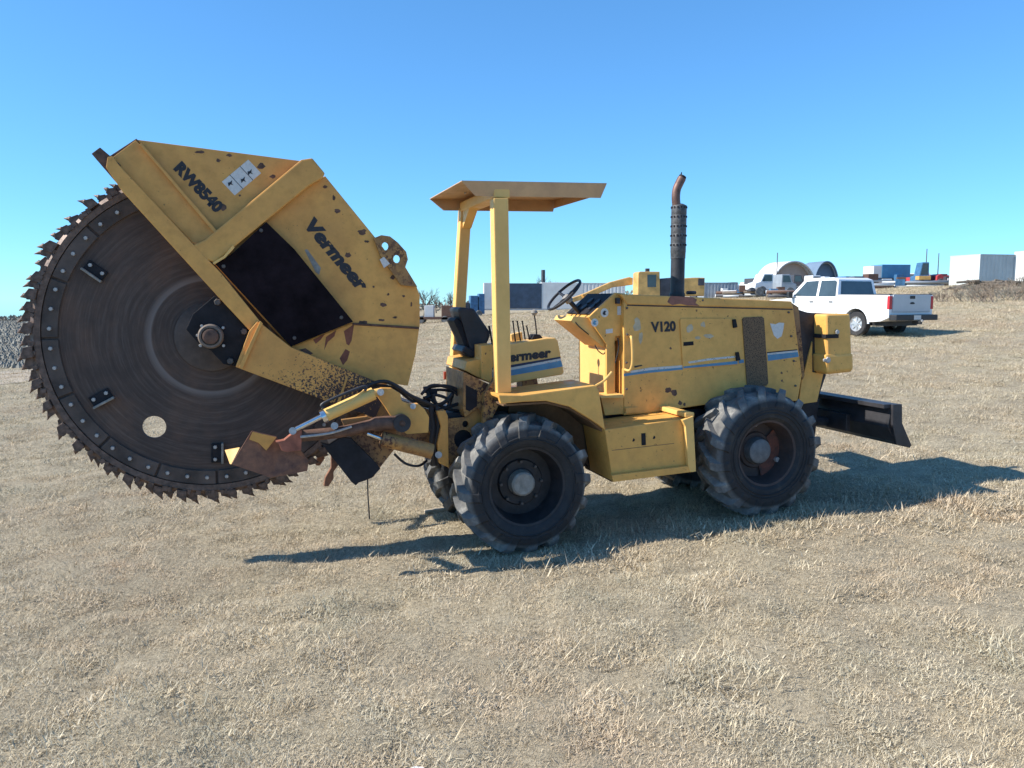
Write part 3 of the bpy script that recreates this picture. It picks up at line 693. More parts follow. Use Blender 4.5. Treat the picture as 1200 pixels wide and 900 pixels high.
# ---------- rear frame
def plate_hole(name, out, holes, w, t, mat, label=None):
    bm = bmesh.new(); ed = []
    def loop(pts):
        vs = [bm.verts.new(p) for p in pts]; return [bm.edges.new((vs[i], vs[(i + 1) % len(vs)])) for i in range(len(vs))]
    ed += loop([P(u, v, w) for u, v in out])
    for (u, v, rx, ry) in holes: ed += loop([P(u + rx * math.cos(k * .3927), v + ry * math.sin(k * .3927), w) for k in range(16)])
    bmesh.ops.triangle_fill(bm, use_beauty=True, edges=ed); ex = bmesh.ops.extrude_face_region(bm, geom=bm.faces[:])
    for q in ex['geom']:
        if isinstance(q, bmesh.types.BMVert): q.co.y += t
    bmesh.ops.recalc_face_normals(bm, faces=bm.faces); me = bpy.data.meshes.new(name); bm.to_mesh(me); bm.free()
    return link(name, me, mat, ROOT, label)
plate('frame_upright', [(512, 482), (522, 481), (525, 488), (526, 548), (515, 543), (513, 520), (517, 500)], .52, .62, M_yel_h)
plate_hole('frame_plate', [(525, 491), (545, 489), (560, 478), (565, 482), (567, 512), (545, 545), (526, 549)], [(545.5, 497, 3.8, 4), (543, 515, 11, 11.5)], .60, .035, M_yel_r, 'dark yellow frame plate with round holes')
MB().cyl(P(514, 533, .49), P(514, 533, .56), .035, n=12).build('pin', M_bolt, ROOT)
plate('chassis_rail', [(520, 484), (700, 478), (700, 545), (640, 552), (520, 552)], .72, 1.42, M_dark)
plate('chassis_rail', [(700, 488), (960, 468), (955, 512), (860, 535), (700, 550)], .72, 1.42, M_dark)
plate('rear_box_panel', [(543, 436), (552, 440), (577, 452), (577, 480), (566, 485), (560, 478), (545, 489), (543, 480)], .55, 1.3, M_yel_r)
plate('battery_opening', [(546, 451), (559, 458), (559, 476), (550, 482), (546, 480)], .545, .56, M_black, bev=0)
plate('seat_platform', [(547, 424), (564, 421), (577, 450), (556, 440), (545, 434)], .72, 1.55, M_yel)
plate('seat_box', [(564, 405), (577, 403.5), (577, 449), (564, 444)], .66, .92, M_yel)
plate('corner_gusset', [(577, 448), (587, 432), (587, 470), (572, 500), (566, 498), (568, 462)], .42, .50, M_yel_r, label='worn brown corner plate')
MB().box(P(523, 440, 1.75), (.06, .04, .09)).build('reflector', M_amber, ROOT, .004, 1)
# fender
M_liner = plain('brown_liner', (.16, .095, .05), .8, 0, .35, 5, .1)  # plain brown shared by the fender liner and the wheel well panel
fn = plate('rear_fender', [(584, 463), (611, 463.5), (698, 451.5), (702, 458), (709.5, 504.5), (700, 497), (690, 490.5), (668, 477), (640, 470), (615, 471), (587, 473.5)], .04, .10, M_yel, bev=.012, label='yellow fender plate with a curved arch')
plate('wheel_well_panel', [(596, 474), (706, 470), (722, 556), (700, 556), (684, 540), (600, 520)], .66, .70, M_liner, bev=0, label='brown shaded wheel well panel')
plate('fender_top', [(584, 463), (611, 463.5), (698, 451.5), (698, 455), (611, 467), (585, 467)], .10, .72, M_yel, bev=.006)
plate('fender_liner', [(709, 504.5), (719, 564), (717.5, 565), (708, 508), (690, 493), (668, 480), (640, 473), (590, 476), (590, 474), (640, 470.5), (668, 477.5), (690, 491)], .105, .80, M_liner, bev=0, label='brown fender liner')
# operator floor and console
plate('operator_floor', [(570, 466), (735, 462), (735, 472), (570, 476)], .72, 1.85, M_yel_r)
con = plate('control_console', [(576, 405), (600, 403), (640, 396.5), (651, 396), (654, 400), (661, 436), (659, 439), (600, 449), (577, 449)], .85, 1.22, M_yel_c, bev=.012, label='yellow lever console')
cw = .85
decal('black_stripe', [(577, 431), (600, 427.5), (656.5, 418), (657, 420), (600, 430.5), (577, 433)], cw, M_dkblue, con)
decal('white_stripe', [(577, 433), (600, 430.5), (657, 420), (657.5, 422.5), (600, 433.5), (577, 436)], cw, M_wst, con)
decal('blue_stripe', [(577, 436), (600, 433.5), (657.5, 422.5), (659.5, 429.5), (600, 440), (577, 442)], cw, M_blue, con)
lettering('lettering', 'Vermeer', (587.5, 425), (646.5, 417.8), 10.5, cw - .004, M_ink, con, .12, .05)
plate('console_pedestal', [(612, 443), (629, 441), (633, 462), (612, 462)], .95, 1.15, M_yel_r)
for (u0, v0, u1, v1) in ((601, 376, 604, 400), (606, 376, 610, 399), (612, 376, 615.5, 398), (617, 381.5, 620.5, 398)):
    MB().tube([P(u1, v1, 1.0), P((u0 + u1) / 2, (v0 + v1) / 2, 1.0), P(u0, v0, 1.0)], [.008, .008, .015], 8).build('lever', M_black, ROOT)
gl = MB().tube([P(629, 397, 1.0), P(628, 382, 1.0), P(626, 368, 1.0)], .008, 8).build('gear_lever', M_black, ROOT)
MB().lathe(P(626, 370, 1.0), (0, 0, 1), [(0, 0), (.005, .02), (.03, .036), (.055, .03), (.066, .012), (.068, 0)], 16).build('knob', M_nut, gl)
plate('lever_boot', [(623, 398), (626, 392), (633, 392), (637, 397)], .93, 1.07, M_black)
plate('lever_guide', [(599, 392), (612, 389), (613, 401), (600, 403)], 1.12, 1.20, M_yel_c)
# seat
st = plate('seat', [(545, 405), (563, 414), (567, 419), (551, 419), (541, 412)], .95, 1.42, M_seat, bev=.02, label='black vinyl seat cushion')
plate('backrest', [(536.5, 362), (541, 360), (556, 361.5), (574, 388), (575, 394), (569, 408), (560, 414), (552, 414)], .98, 1.40, M_seat, bev=.03, label='black seat back')
plate('backrest_shell', [(532, 376), (535, 372), (541, 378), (549, 398), (551, 411), (545, 408), (541, 396)], 1.02, 1.36, M_black, bev=.01)
MB().tube([P(573, 382, .95), P(575, 392, .95), P(577, 404, .95)], [.012, .01, .01], 8).build('lever', M_black, ROOT)
# ROPS posts and roof
def post(name, px, w0, w1):
    return plate(name, px, w0, w1, M_yel_c, bev=.012, label='tall yellow roof post')
post('roof_post', [(578.5, 232), (596, 232), (599.5, 460), (583, 462)], .30, .44)
post('roof_post', [(540.5, 243), (553, 246), (541, 438), (529, 440)], 1.62, 1.76)
RW0, RW1 = .34, 1.76
a, b, c, d = P(541, 212.5, RW0), P(711, 215.5, RW0), P(704, 232, RW0 + .04), P(557, 229.5, RW0 + .04)
A, B, Cc, D = [Vector((q.x, RW1 + RW0 - q.y if k < 2 else RW1 - .04, q.z)) for k, q in enumerate((a, b, c, d))]
t = Vector((0, 0, .008)); mb = MB()
mb.extr([a, b, B, A], t)
mb.extr([a, b, c, d], (0, .006, .0)); mb.extr([A, B, Cc, D], (0, -.006, 0))
mb.extr([b + Vector((-.01, .01, 0)), B + Vector((-.01, -.01, 0)), B + Vector((-.04, -.05, -.10)), b + Vector((-.04, .05, -.10))], (-.006, 0, 0))
roof = mb.build('roof', M_roof, ROOT, 0, label='sheet steel sun roof with bent edges')
bm_ = MB(); q0, q1 = P(588, 236, .37), Vector(); q0.z = d.z + .06
bm_.box2((q0.x - .08, .36, q0.z - .07), (q0.x + .08, 1.69, q0.z + .03)); bm_.build('roof_crossbar', M_yel_c, ROOT, .012)
g = P(548, 246, 1.69)
MB().extr([Vector((q0.x - .07, 1.60, q0.z - .06)), Vector((q0.x - .07, 1.60 - .3, q0.z - .06)), Vector((q0.x - .07, 1.61, q0.z - .26))], (.10, 0, 0)).build('roof_gusset', M_yel_c, ROOT, .005)
for k in range(3): MB().cyl((a.x + .22 + .0 * k, .55 + .25 * k, a.z - .005), (a.x + .22, .55 + .25 * k, a.z - .02), .012, n=8).build('bolt', M_bolt, roof)

# ---------- engine hood
HS, HE = .55, 1.62
hood = plate('engine_hood', [(731, 345), (731, 487), (762, 484), (830, 474), (935, 470), (940, 440), (930, 362), (928, 354)], HS, HE, M_yel, bev=.014, label='long yellow engine hood')
plate('hood_lid', [(727, 344.5), (928, 353), (930, 361.5), (735, 357)], HS - .012, HE + .012, M_yel, ROOT, .014, label='dusty yellow hood lid')
decal('heat_stain', [(786, 346.9), (800, 347.6), (812, 348.4), (817, 351), (815, 355), (820, 358.4), (806, 358), (797, 356), (788, 357.6), (782, 354), (784, 350)], HS - .012, plain('purple_heat_stain', (.24, .095, .065), .6, 0, .4, 9, 0), ROOT)
plate('hood_seam', [(735, 357), (929, 362), (929, 363.3), (735, 358.4)], HS - .004, HS + .004, M_ink, hood, 0)
door = plate('hood_door', [(798, 373.5), (860, 373), (862.5, 376), (865, 427), (800.5, 432), (797, 376)], HS - .014, HS - .001, M_yel, ROOT, .004, label='square yellow access door')
for q in ((861.5, 378.5), (865, 417)):
    plate('latch', [(q[0] - 2.5, q[1] - 4), (q[0] + 1, q[1] - 4.5), (q[0] + 3, q[1] + 5), (q[0] - 1.5, q[1] + 6)], HS - .035, HS - .012, M_black, ROOT, .003)
plate('door_slot', [(801, 401), (812.5, 400), (813, 404.5), (801, 405.5)], HS - .017, HS - .014, M_black, door, 0)
gr = plate('grille', [(872, 372), (893, 371), (895.5, 373), (900.5, 449), (898.5, 452), (877.5, 453), (875.5, 451), (870, 374)], HS - .012, HS - .001, M_mesh, ROOT, .003, label='dark perforated air grille')
# stripes
decal('white_stripe', [(737, 435), (760, 431), (800, 428), (800.3, 430.5), (760, 434), (740, 437)], HS, M_wst, hood)
decal('black_stripe', [(743, 429), (752, 427.5), (753, 428.6), (744, 431)], HS, M_ink, hood)
decal('blue_stripe', [(731, 438), (760, 434), (800, 430.5), (800.5, 433), (760, 437), (731, 441)], HS, M_blue, hood)
decal('blue_stripe', [(801, 429.5), (864, 423), (864.6, 426.6), (801, 431.6)], HS - .014, M_blue, door)
decal('white_stripe', [(806, 424), (830, 420), (862, 417), (862.3, 419), (830, 422.5), (808, 426)], HS - .014, M_wst, door)
decal('blue_stripe', [(866, 422), (871.5, 421), (872, 425), (866, 426)], HS, M_blue, hood)
decal('blue_stripe', [(899.5, 416), (935, 412.5), (936, 418), (900, 423)], HS, M_blue, hood)
decal('white_stripe', [(899, 414), (934.5, 410.5), (935, 412.5), (899.5, 416)], HS, M_wst, hood)
decal('black_stripe', [(899, 412.6), (934.3, 409.3), (934.5, 410.5), (899, 414)], HS, M_ink, hood)
lettering('lettering', 'V120', (763, 388.8), (792.3, 387.3), 11, HS - .004, M_ink, hood, 0, .05)
decal('white_sticker', [(902.5, 379), (909, 380), (913, 378), (919, 378.5), (918, 386), (916, 394), (911, 397), (907, 393), (905, 387)], HS, M_white, hood)
for i, b in enumerate(((783, 457, 5, 3.5), (790, 460, 4, 5), (797, 472, 2.5, 3), (802, 474, 1.6, 2.2), (786, 408, 1.5, 1.6), (916, 437, 1.4, 1.4), (916.5, 446, 1.4, 1.5))): blob(*b, HS, M_rust, hood, 60 + i)
M_scuff = plain('pale_scuff', (.50, .40, .26), .7, 0, .2, 14, 0)
for i, b in enumerate(((747, 380, 5, 9), (808, 385, 5, 5), (824, 380, 3.5, 4), (831, 394, 7, 3), (818, 396, 4, 2), (751, 395, 3, 8))): blob(*b, HS - (.014 if 798 < b[0] < 862 else 0), M_scuff, hood, 80 + i, 'scuff')
for q in ((734.5, 361), (735, 392), (734, 425), (734, 456), (924, 366), (927, 394), (930, 423), (932, 452), (823, 352)): bolt_at(*q, HS - .003, .014, hood, M_boltd)
plate('hinge_plate', [(733, 478), (748, 477), (748, 483), (733, 484.5)], HS - .02, HS - .001, M_yel, ROOT, .003)
tub('grab_handle', [(739, 395, .54), (740, 396, .45), (741, 410, .44), (741, 425, .45), (738, 434, .48), (732, 433, .54)], .014, M_yel_c, ROOT)
# dash cowl and firewall
plate('dash_cowl', [(690, 371.5), (721, 343), (733, 344), (734, 393), (721, 394), (720, 405), (720, 462), (711, 462), (711, 404)], .62, .66, M_yel, bev=.004, label='yellow dash side plate')
plate('dash_box', [(691, 372), (721, 344), (731, 345), (731, 394), (714, 404), (711, 404)], .66, 1.36, M_yel, bev=.008)
dn = (P(721, 343, .66) - P(690, 371.5, .66)); nn = Vector((-dn.z, 0, dn.x)).normalized()
q = [P(693, 369, .66) , P(719.5, 344.8, .66)]
MB().extr([q[0] + nn * .012, q[1] + nn * .012, Vector((q[1].x, 1.34, q[1].z)) + nn * .012, Vector((q[0].x, 1.34, q[0].z)) + nn * .012], nn * -.010).build('instrument_panel', M_black, ROOT, 0, label='dark slanted instrument panel')
for k, (tt, yy) in enumerate(((.3, .8), (.55, .8), (.3, 1.0), (.6, 1.02), (.35, 1.22))):
    c0 = q[0].lerp(q[1], tt); c0.y = yy; MB().cyl(c0 + nn * .010, c0 + nn * .028, .045, n=16).build('gauge', M_dark, ROOT)
plate('firewall', [(711, 403), (721, 404), (721, 463), (711, 463)], .68, 1.45, M_yel_c, bev=.004)
cv = MB(); e0, e1 = P(671, 372, .70), P(709, 404, .70)
cv.extr([P(669, 376, .68), P(672, 370.5, .68), P(689, 372, .68), P(711, 403, .68), P(707, 407, .68)], (0, .5, 0)); cv.build('knee_cover', M_yel_c, ROOT, .006)
tub('cable', [(676, 368, .75), (673, 374, .70), (678, 382, .67), (690, 392, .66)], .006, M_hose); tub('cable', [(697, 404, .68), (701, 411, .67), (707, 415, .67), (710, 411, .67)], .006, M_hose)
tub('cable', [(724, 396, .60), (725, 408, .58), (721, 425, .6)], .007, M_hose)
for (u, v, r) in ((708.5, 366.5, 4.6), (697, 378, 4.2)):
    s_ = decal('round_sticker', [(u + r * math.cos(k * .45), v + r * 1.15 * math.sin(k * .45)) for k in range(14)], .62, M_white, ROOT, .003)
    decal('sticker_mark', [(u - 2.4, v + 1), (u - .5, v - 2.6), (u + 2.2, v - 1.8), (u + .6, v + .3), (u + 2, v + 2.2), (u - .8, v + 2.8)], .6165, M_ink if r > 4.4 else M_blue, s_, .002)
decal('white_sticker', [(710, 386), (718, 385), (718, 390), (710, 391)], .62, M_white, ROOT); decal('white_sticker', [(723.5, 359), (728, 358.5), (728, 369), (723.5, 369)], .62, M_white, ROOT)
plate('filler_cap', [(723, 349), (727, 349), (727, 356), (723, 356)], .57, .63, M_dark)
tub('platform_brace', [(698, 452, .5), (708, 446, .5), (717, 436, .5)], .014, M_yel_c)
plate('step_ledge', [(703, 464), (731, 462), (731, 466.5), (704, 467)], .50, 1.0, M_yel_c)
plate('under_step_panel', [(704, 466), (732, 466), (732, 485), (709, 487)], .56, 1.0, M_yel)
# steering wheel
dv = Vector((math.cos(R(44)), 0, math.sin(R(44)))); hc = P(661, 345.5, 1.02); lat = Vector((0, 1, 0)); nv = dv.cross(lat).normalized()
sw = MB().tube([hc + (dv * math.cos(k * math.pi / 16) + lat * math.sin(k * math.pi / 16)) * .225 for k in range(32)], .016, 8, 1, True)
sw = sw.build('steering_wheel', M_hose, ROOT)
dn_ = Vector((math.sin(R(44)), 0, -math.cos(R(44)))); hub_ = hc + dn_ * .05
for ang in (80, 200, 320):
    e = hc + (dv * math.cos(R(ang)) + lat * math.sin(R(ang))) * .22
    MB().tube([hub_, hub_.lerp(e, .5), e], [.022, .016, .013], 8).build('spoke', M_hose, sw)
MB().cyl(hc + dn_ * .02, hc + dn_ * .10, .045, n=16).build('wheel_hub', M_nut, sw)
MB().cyl(hub_, hub_ + dn_ * .36, .026, n=12).build('steering_column', M_hose, ROOT)
# exhaust
ex0 = P(793.5, 347, 1.05); r0 = .083
mp = MB().lathe(ex0, (0, 0, 1), [(-.05, r0 * .9), (.0, r0 * 1.06), (.03, r0 * 1.06), (.035, r0 * .95), (.42, r0 * .95)], 28)
zt = P(793.5, 241, 1.05).z - ex0.z; zm = P(793.5, 296, 1.05).z - ex0.z
muf = mp.build('muffler', M_dark, ROOT, label='dark exhaust muffler on the hood')
prof = [(zm, r0 * 1.02)]
nb = 5
for k in range(nb):
    a_, b_ = zm + (zt - zm) * k / nb, zm + (zt - zm) * (k + 1) / nb; prof += [(a_ + .004, r0 * 1.04), (b_ - .004, r0 * 1.04), (b_, r0 * 1.025)]
prof += [(zt + .005, r0 * .9), (zt + .02, r0 * .55)]
M_shield = plain('sooty_heat_shield', (.085, .085, .088), .55, .4, .5, 22, .4)
M_pipe = plain('heat_browned_pipe', (.17, .095, .075), .55, .4, .4, 10, .15)
MB().lathe(ex0, (0, 0, 1), [(zm * .86, r0)] + prof, 28).build('heat_shield', M_shield, muf)
mb = MB()
for k in range(nb):
    for j in range(14):
        a_ = 2 * math.pi * j / 14; zz = zm + (zt - zm) * (k + .80) / nb; c_ = ex0 + Vector((math.cos(a_) * r0 * 1.035, math.sin(a_) * r0 * 1.035, zz)); mb.box(c_, (.014, .014, .02), Matrix.Rotation(a_, 3, 'Z'))
mb.build('vent_slot', M_black, muf)
MB().tube([P(793, 243, 1.05), P(792, 232, 1.05), P(793, 222, 1.05), P(796.5, 214, 1.05), P(799, 209, 1.05)], .048, 16).build('exhaust_pipe', M_pipe, ROOT, label='curved brown exhaust tip')
mb = MB(); e0 = P(796.5, 214, 1.05); e1 = P(800, 207, 1.05); dd = (e1 - e0).normalized(); tip = P(798.5, 201.5, 1.05)
mb.cyl(e1 - dd * .04, e1 + dd * .004, .043, .043, 16); mb.extr([e1 + Vector((-.035, -.03, -.02)), e1 + Vector((-.035, .03, -.02)), tip], (.008, 0, 0)); mb.build('exhaust_mouth', M_black, ROOT)
MB().cyl(P(805, 343, 1.05), P(815, 343, 1.05), .02, n=8).build('exhaust_clamp', M_dark, ROOT)

# ---------- nose
plate('radiator_frame', [(930, 361), (946, 366), (968, 368), (968, 440), (957, 472), (942, 472), (941, 440)], HS + .06, HE, M_dark)
plate('nose_plate', [(941, 443), (952, 400), (952, 436), (965, 438), (957.5, 471), (936, 474), (940, 440)], HS + .04, HS + .06, M_yel, bev=.004)
plate('nose_side_rib', [(928, 355), (936, 360), (943, 440), (940.5, 445)], HS + .01, HS + .06, M_yel_r, bev=.003)
tk = MB().prism(pp([(968.5, 368.5), (997, 367.5), (999.5, 436), (970, 439)], .40), .40, 1.0).build('tool_tank', M_yel, ROOT, .035, 3, 'yellow box tank strapped on the nose')
plate('tank_lid', [(968, 415.5), (1000, 414), (1000.5, 434), (969, 437.5)], .385, 1.01, M_yel, ROOT, .03)
st_ = MB(); zz = P(980, 394, .39).z; x0_ = P(968.5, 394, .40).x; x1_ = P(983, 394, .39).x
st_.box2((x0_ - .012, .392, zz - .022), (x1_, .396, zz + .022)); st_.box2((x0_ - .012, .392, zz - .022), (x0_ - .006, 1.0, zz + .022)); st_.build('strap', M_black, tk)
bolt_at(981, 389, .392, .03, tk); bolt_at(970, 422, .38, .04, tk); bolt_at(966, 422, .38, .022, tk)
# dozer blade seen from behind: runs across the machine
def dozer():
    # outline at the near end, swept across the machine (lateral direction)
    top = P(1056, 475, -.12); bot = P(1064, 524, -.12)
    th = [(top.x - .10, top.z - .01), (top.x, top.z), (top.x + .01, top.z - .02), (top.x - .045, top.z - .12), (top.x - .07, top.z - .25), (bot.x - .07, bot.z + .08), (bot.x + .03, bot.z), (bot.x - .0, bot.z - .004), (bot.x - .13, bot.z + .06), (top.x - .13, top.z - .25), (top.x - .11, top.z - .12)]
    d_ = MB().prism(th, -.08, 2.35).build('dozer_blade', M_doz, ROOT, .003, 1, 'black dozer blade across the front')
    MB().prism([(top.x - .11, top.z + .012), (top.x + .015, top.z + .012), (top.x + .03, top.z - .2), (bot.x + .05, bot.z + .02), (bot.x + .03, bot.z - .01), (bot.x - .16, bot.z + .04), (top.x - .10, top.z - .22)], -.12, -.085).build('blade_end_plate', M_doz, d_, .003, 1)
    MB().box2((top.x - .20, -.08, top.z - .035), (top.x - .0, 2.35, top.z + .012)).build('top_flange', M_doz, d_, .004, 1)
    MB().box2((top.x - .19, .5, bot.z + .10), (top.x - .13, 2.0, bot.z + .30)).build('blade_rib', M_doz, d_, .004, 1)
    q = P(930, 490, .85); 
    for w in (.85, 1.35): MB().tube([(q.x - .5, w, q.z + .05), (q.x, w, q.z - .02), (top.x - .15, w, bot.z + .16)], .06, 8, 1).build('push_arm', M_dark, ROOT)
    MB().cyl((q.x - .1, 1.1, q.z + .25), (top.x - .15, 1.1, top.z - .1), .05).build('lift_cylinder', M_dark, ROOT)
M_doz = plain('dozer_black_paint', (.030, .029, .033), .5, 0, .5, 6, .15)
dozer()
# step box between the wheels
stp = MB().prism(pp([(709.5, 504), (805, 490.5), (812, 489), (815.5, 552), (719, 564.5)], .02), .035, .60).build('step_box', M_yel, ROOT, .008, 2, 'yellow step box between the wheels')
plate('step_end_plate', [(800, 492.5), (812.5, 487.5), (815.8, 552.5), (809, 553.5), (806.5, 545), (803.5, 500)], -.02, .03, M_yel_c, ROOT, .005)
et = MB(); tq = P(788, 491, .03); tr_ = P(812, 488, .02); et.box2((tr_.x - .10, .0, tr_.z - .005), (tr_.x + .005, .6, tr_.z + .045)); et.build('step_end_cap', M_yel_c, ROOT, .012)
plate('step_lip', [(717, 557), (812, 545.5), (815.5, 552.5), (719, 565)], -.015, .033, M_yel, ROOT, .004)
me = shared('notch', lambda: MB().box((0, 0, 0), (.014, .02, .014)).mesh('notch'))
for k in range(34):
    o = link('notch', me, M_yel, stp); t_ = k / 33; o.location = P(720 + 86 * t_, 556.2 - 10.3 * t_, .012)
decal('slot', [(751.5, 508), (756.5, 507.5), (757, 521.5), (752, 522)], .035, M_black, stp)
for q in ((742, 515.5), (766, 512.5)): MB().cyl(P(*q, .033), P(*q, .036), .017, n=12).build('bolt_hole', M_black, stp)
for px in ([(717, 527.5), (790, 519.3), (790, 519.9), (717, 528.1)],): decal('fold_line', px, .035, M_rust, stp, .001)
MB().box2((P(712, 500, .3).x, .2, P(712, 500, .3).z), (P(712, 500, .3).x + .01, .21, P(712, 500, .3).z + .01))
# belly and axles
plate('belly_pan', [(719, 520), (830, 512), (830, 548), (730, 560)], .62, 1.5, M_dark)

# ---------- wheels
def tyre_mesh(Rr, W, rim, nl, seed):
    mb = MB(); rnd = random.Random(seed); rb = Rr - .055; h = W / 2
    prof = [(-h * .80, rim), (-h * .97, rim + .045), (-h * 1.03, rim + (rb - rim) * .5), (-h * .98, rb - .06), (-h * .84, rb - .02), (-h * .5, rb - .004), (0, rb), (h * .5, rb - .004), (h * .84, rb - .02), (h * .98, rb - .06), (h * 1.03, rim + (rb - rim) * .5), (h * .97, rim + .045), (h * .80, rim)]
    mb.lathe((0, 0, 0), (0, 1, 0), prof, 72)
    for k in (1, 2): mb.lathe((0, 0, 0), (0, 1, 0), [(-h * 1.025, rim + .05 + k * .035), (-h * 1.05, rim + .056 + k * .035), (-h * 1.03, rim + .064 + k * .035)], 72)
    for side in (-1, 1):
        for k in range(nl):
            a0 = 2 * math.pi * (k + (.5 if side > 0 else 0)) / nl; vs = []; ns = 8
            wear = rnd.uniform(1.15, 1.65)
            for i in range(ns + 1):
                t = i / ns; y = side * h * (-.04 + 1.10 * t) if t < .86 else side * h * (-.04 + 1.10 * .86 + .15 * (t - .86) / .14)
                drop = 0 if t < .8 else (t - .8) / .2 * .115
                base = rb - (.03 if t < .8 else .03 + (t - .8) / .2 * .11); top = rb + .045 * wear - .012 * t - drop + rnd.uniform(-.004, .004)
                if t > .95: top = base + .02
                a = a0 + .34 * t ** .9; wa = .064 + .044 * t
                for (rr_, da) in ((base, -wa), (top, -wa * .62), (top, wa * .62), (base, wa)): vs.append(((rr_) * math.cos(a + da), y, rr_ * math.sin(a + da)))
            fs = [(i * 4 + j, i * 4 + j + 1, i * 4 + j + 5, i * 4 + j + 4) for i in range(ns) for j in range(3)] + [(0, 1, 2, 3), (ns * 4, ns * 4 + 1, ns * 4 + 2, ns * 4 + 3)]
            mb.add(vs, fs)
    me = mb.mesh('tyre', doubles=False); return me
def wheel(name, c, Rr, W, rimf, hub, lug_r, nlug, mats, label, rot=0.0, red=False, seed=1, tilt=0):
    rim = Rr * rimf
    wl = bpy.data.objects.new(name, None); 
    mb = MB(); h = W / 2
    # rim barrel, dish
    mb.lathe((0, 0, 0), (0, 1, 0), [(-h * .80, rim), (-h * .86, rim + .012), (-h * .84, rim - .012), (-h * .55, rim - .03), (-h * .10, rim - .045), (h * .05, rim - .055), (h * .10, rim - .13), (-h * .08, rim - .16), (-h * .08, hub + .02), (-h * .14, hub), (-h * .14, 0)], 48)
    mb.lathe((0, 0, 0), (0, 1, 0), [(h * .80, rim), (h * .5, rim - .03), (h * .0, rim - .05), (0, 0)], 48)
    w_ = mb.build(name, mats[0], ROOT, label=label); w_.location = c; w_.rotation_euler = (0, rot, 0)
    t_ = link('tyre', shared(('tyre', Rr, seed), lambda: tyre_mesh(Rr, W, rim, 16, seed)), M_tyre, w_)
    MB().lathe((0, 0, 0), (0, -1, 0), [(h * .05, hub * 1.1), (h * .25, hub), (h * .40, hub * .95), (h * .45, hub * .8), (h * .45, 0)], 28).build('hub_cap', mats[1], w_)
    nm = shared(('nut', nlug), lambda: MB().cyl((0, 0, 0), (0, -.035, 0), .02 if nlug > 4 else .032, .016 if nlug > 4 else .028, 8 if nlug < 5 else 6, smooth=False).mesh('lug_nut'))
    for k in range(nlug):
        a_ = 2 * math.pi * (k + .3) / nlug; o = link('lug_nut', nm, M_bolt if nlug < 5 else M_boltd, w_); o.location = (lug_r * math.cos(a_), -h * .085, lug_r * math.sin(a_))
    return w_
Wd = .56
def hubpos(ubot, vbot, utop, vtop, w):
    b, t_ = P(ubot, vbot, w), P(utop, vtop, w); return Vector(((b.x + t_.x) / 2, w + Wd / 2, (b.z + t_.z) / 2)), (t_.z - b.z) / 2
c1, R1 = hubpos(620, 652, 620, 490, .05); c2, R2 = hubpos(902, 607, 902, 456, .05)
M_rimd = plain('rim_dark', (.022, .020, .022), .6, 0, .6, 8, .2)
M_rimr = plain('rim_rusty_red', (.050, .032, .028), .7, 0, .6, 4, .2, second=(.03, .025, .025))
M_hubb = plain('hub_dull_grey', (.14, .15, .16), .6, .1, .3, 14, .1)
wheel('wheel', c1, R1, Wd, .56, R1 * .185, R1 * .31, 8, (M_rimd, M_nut), 'rear wheel with a dark rim and worn grey hub', R(12), seed=1)
wf = wheel('wheel', c2, R2, Wd, .50, R2 * .20, R2 * .42, 3, (M_rimr, M_hubb), 'front wheel with a rusty reddish disc', R(-60), seed=2)
far = Vector((0, 1.70, 0))
f1 = P(532, 597, 2.15); 
w3 = wheel('wheel', Vector((c1.x + .02, 1.72, f1.z + R1 - .02)), R1, Wd, .56, R1 * .185, R1 * .31, 8, (M_rimd, M_nut), 'far rear wheel', 0, seed=1)
w4 = wheel('wheel', Vector((c2.x, 1.72, c2.z - .02)), R2, Wd, .50, R2 * .20, R2 * .42, 3, (M_rimr, M_hubb), 'far front wheel', 0, seed=2)
for q in (w3, w4): q.rotation_euler = (0, 0, math.pi)
# rusty red arc on the front rim
pts = [(c2.x + rr_ * math.cos(a_), c2.z + rr_ * math.sin(a_)) for rr_, rg in ((R2 * .26, range(0, 9)), (R2 * .44, range(8, -1, -1))) for a_ in [R(-75 + 15 * i) for i in rg]]
MB().prism([(x_ - c2.x, z_ - c2.z) for x_, z_ in pts], -Wd * .5 * .08 - .005, -Wd * .5 * .08 - .001).build('rust_patch', plain('dull_red_oxide', (.16, .05, .03), .8, 0, .6, 9, .2, second=(.04, .03, .028)), wf).rotation_euler = (0, R(60), 0)
MB().cyl((c1.x, .3, c1.z), (c1.x, 1.9, c1.z), .10).build('axle', M_dark, ROOT); MB().cyl((c2.x, .3, c2.z), (c2.x, 1.9, c2.z), .10).build('axle', M_dark, ROOT)
print('wheels', R1, R2, c1, c2, 'blade', BR, HUB)

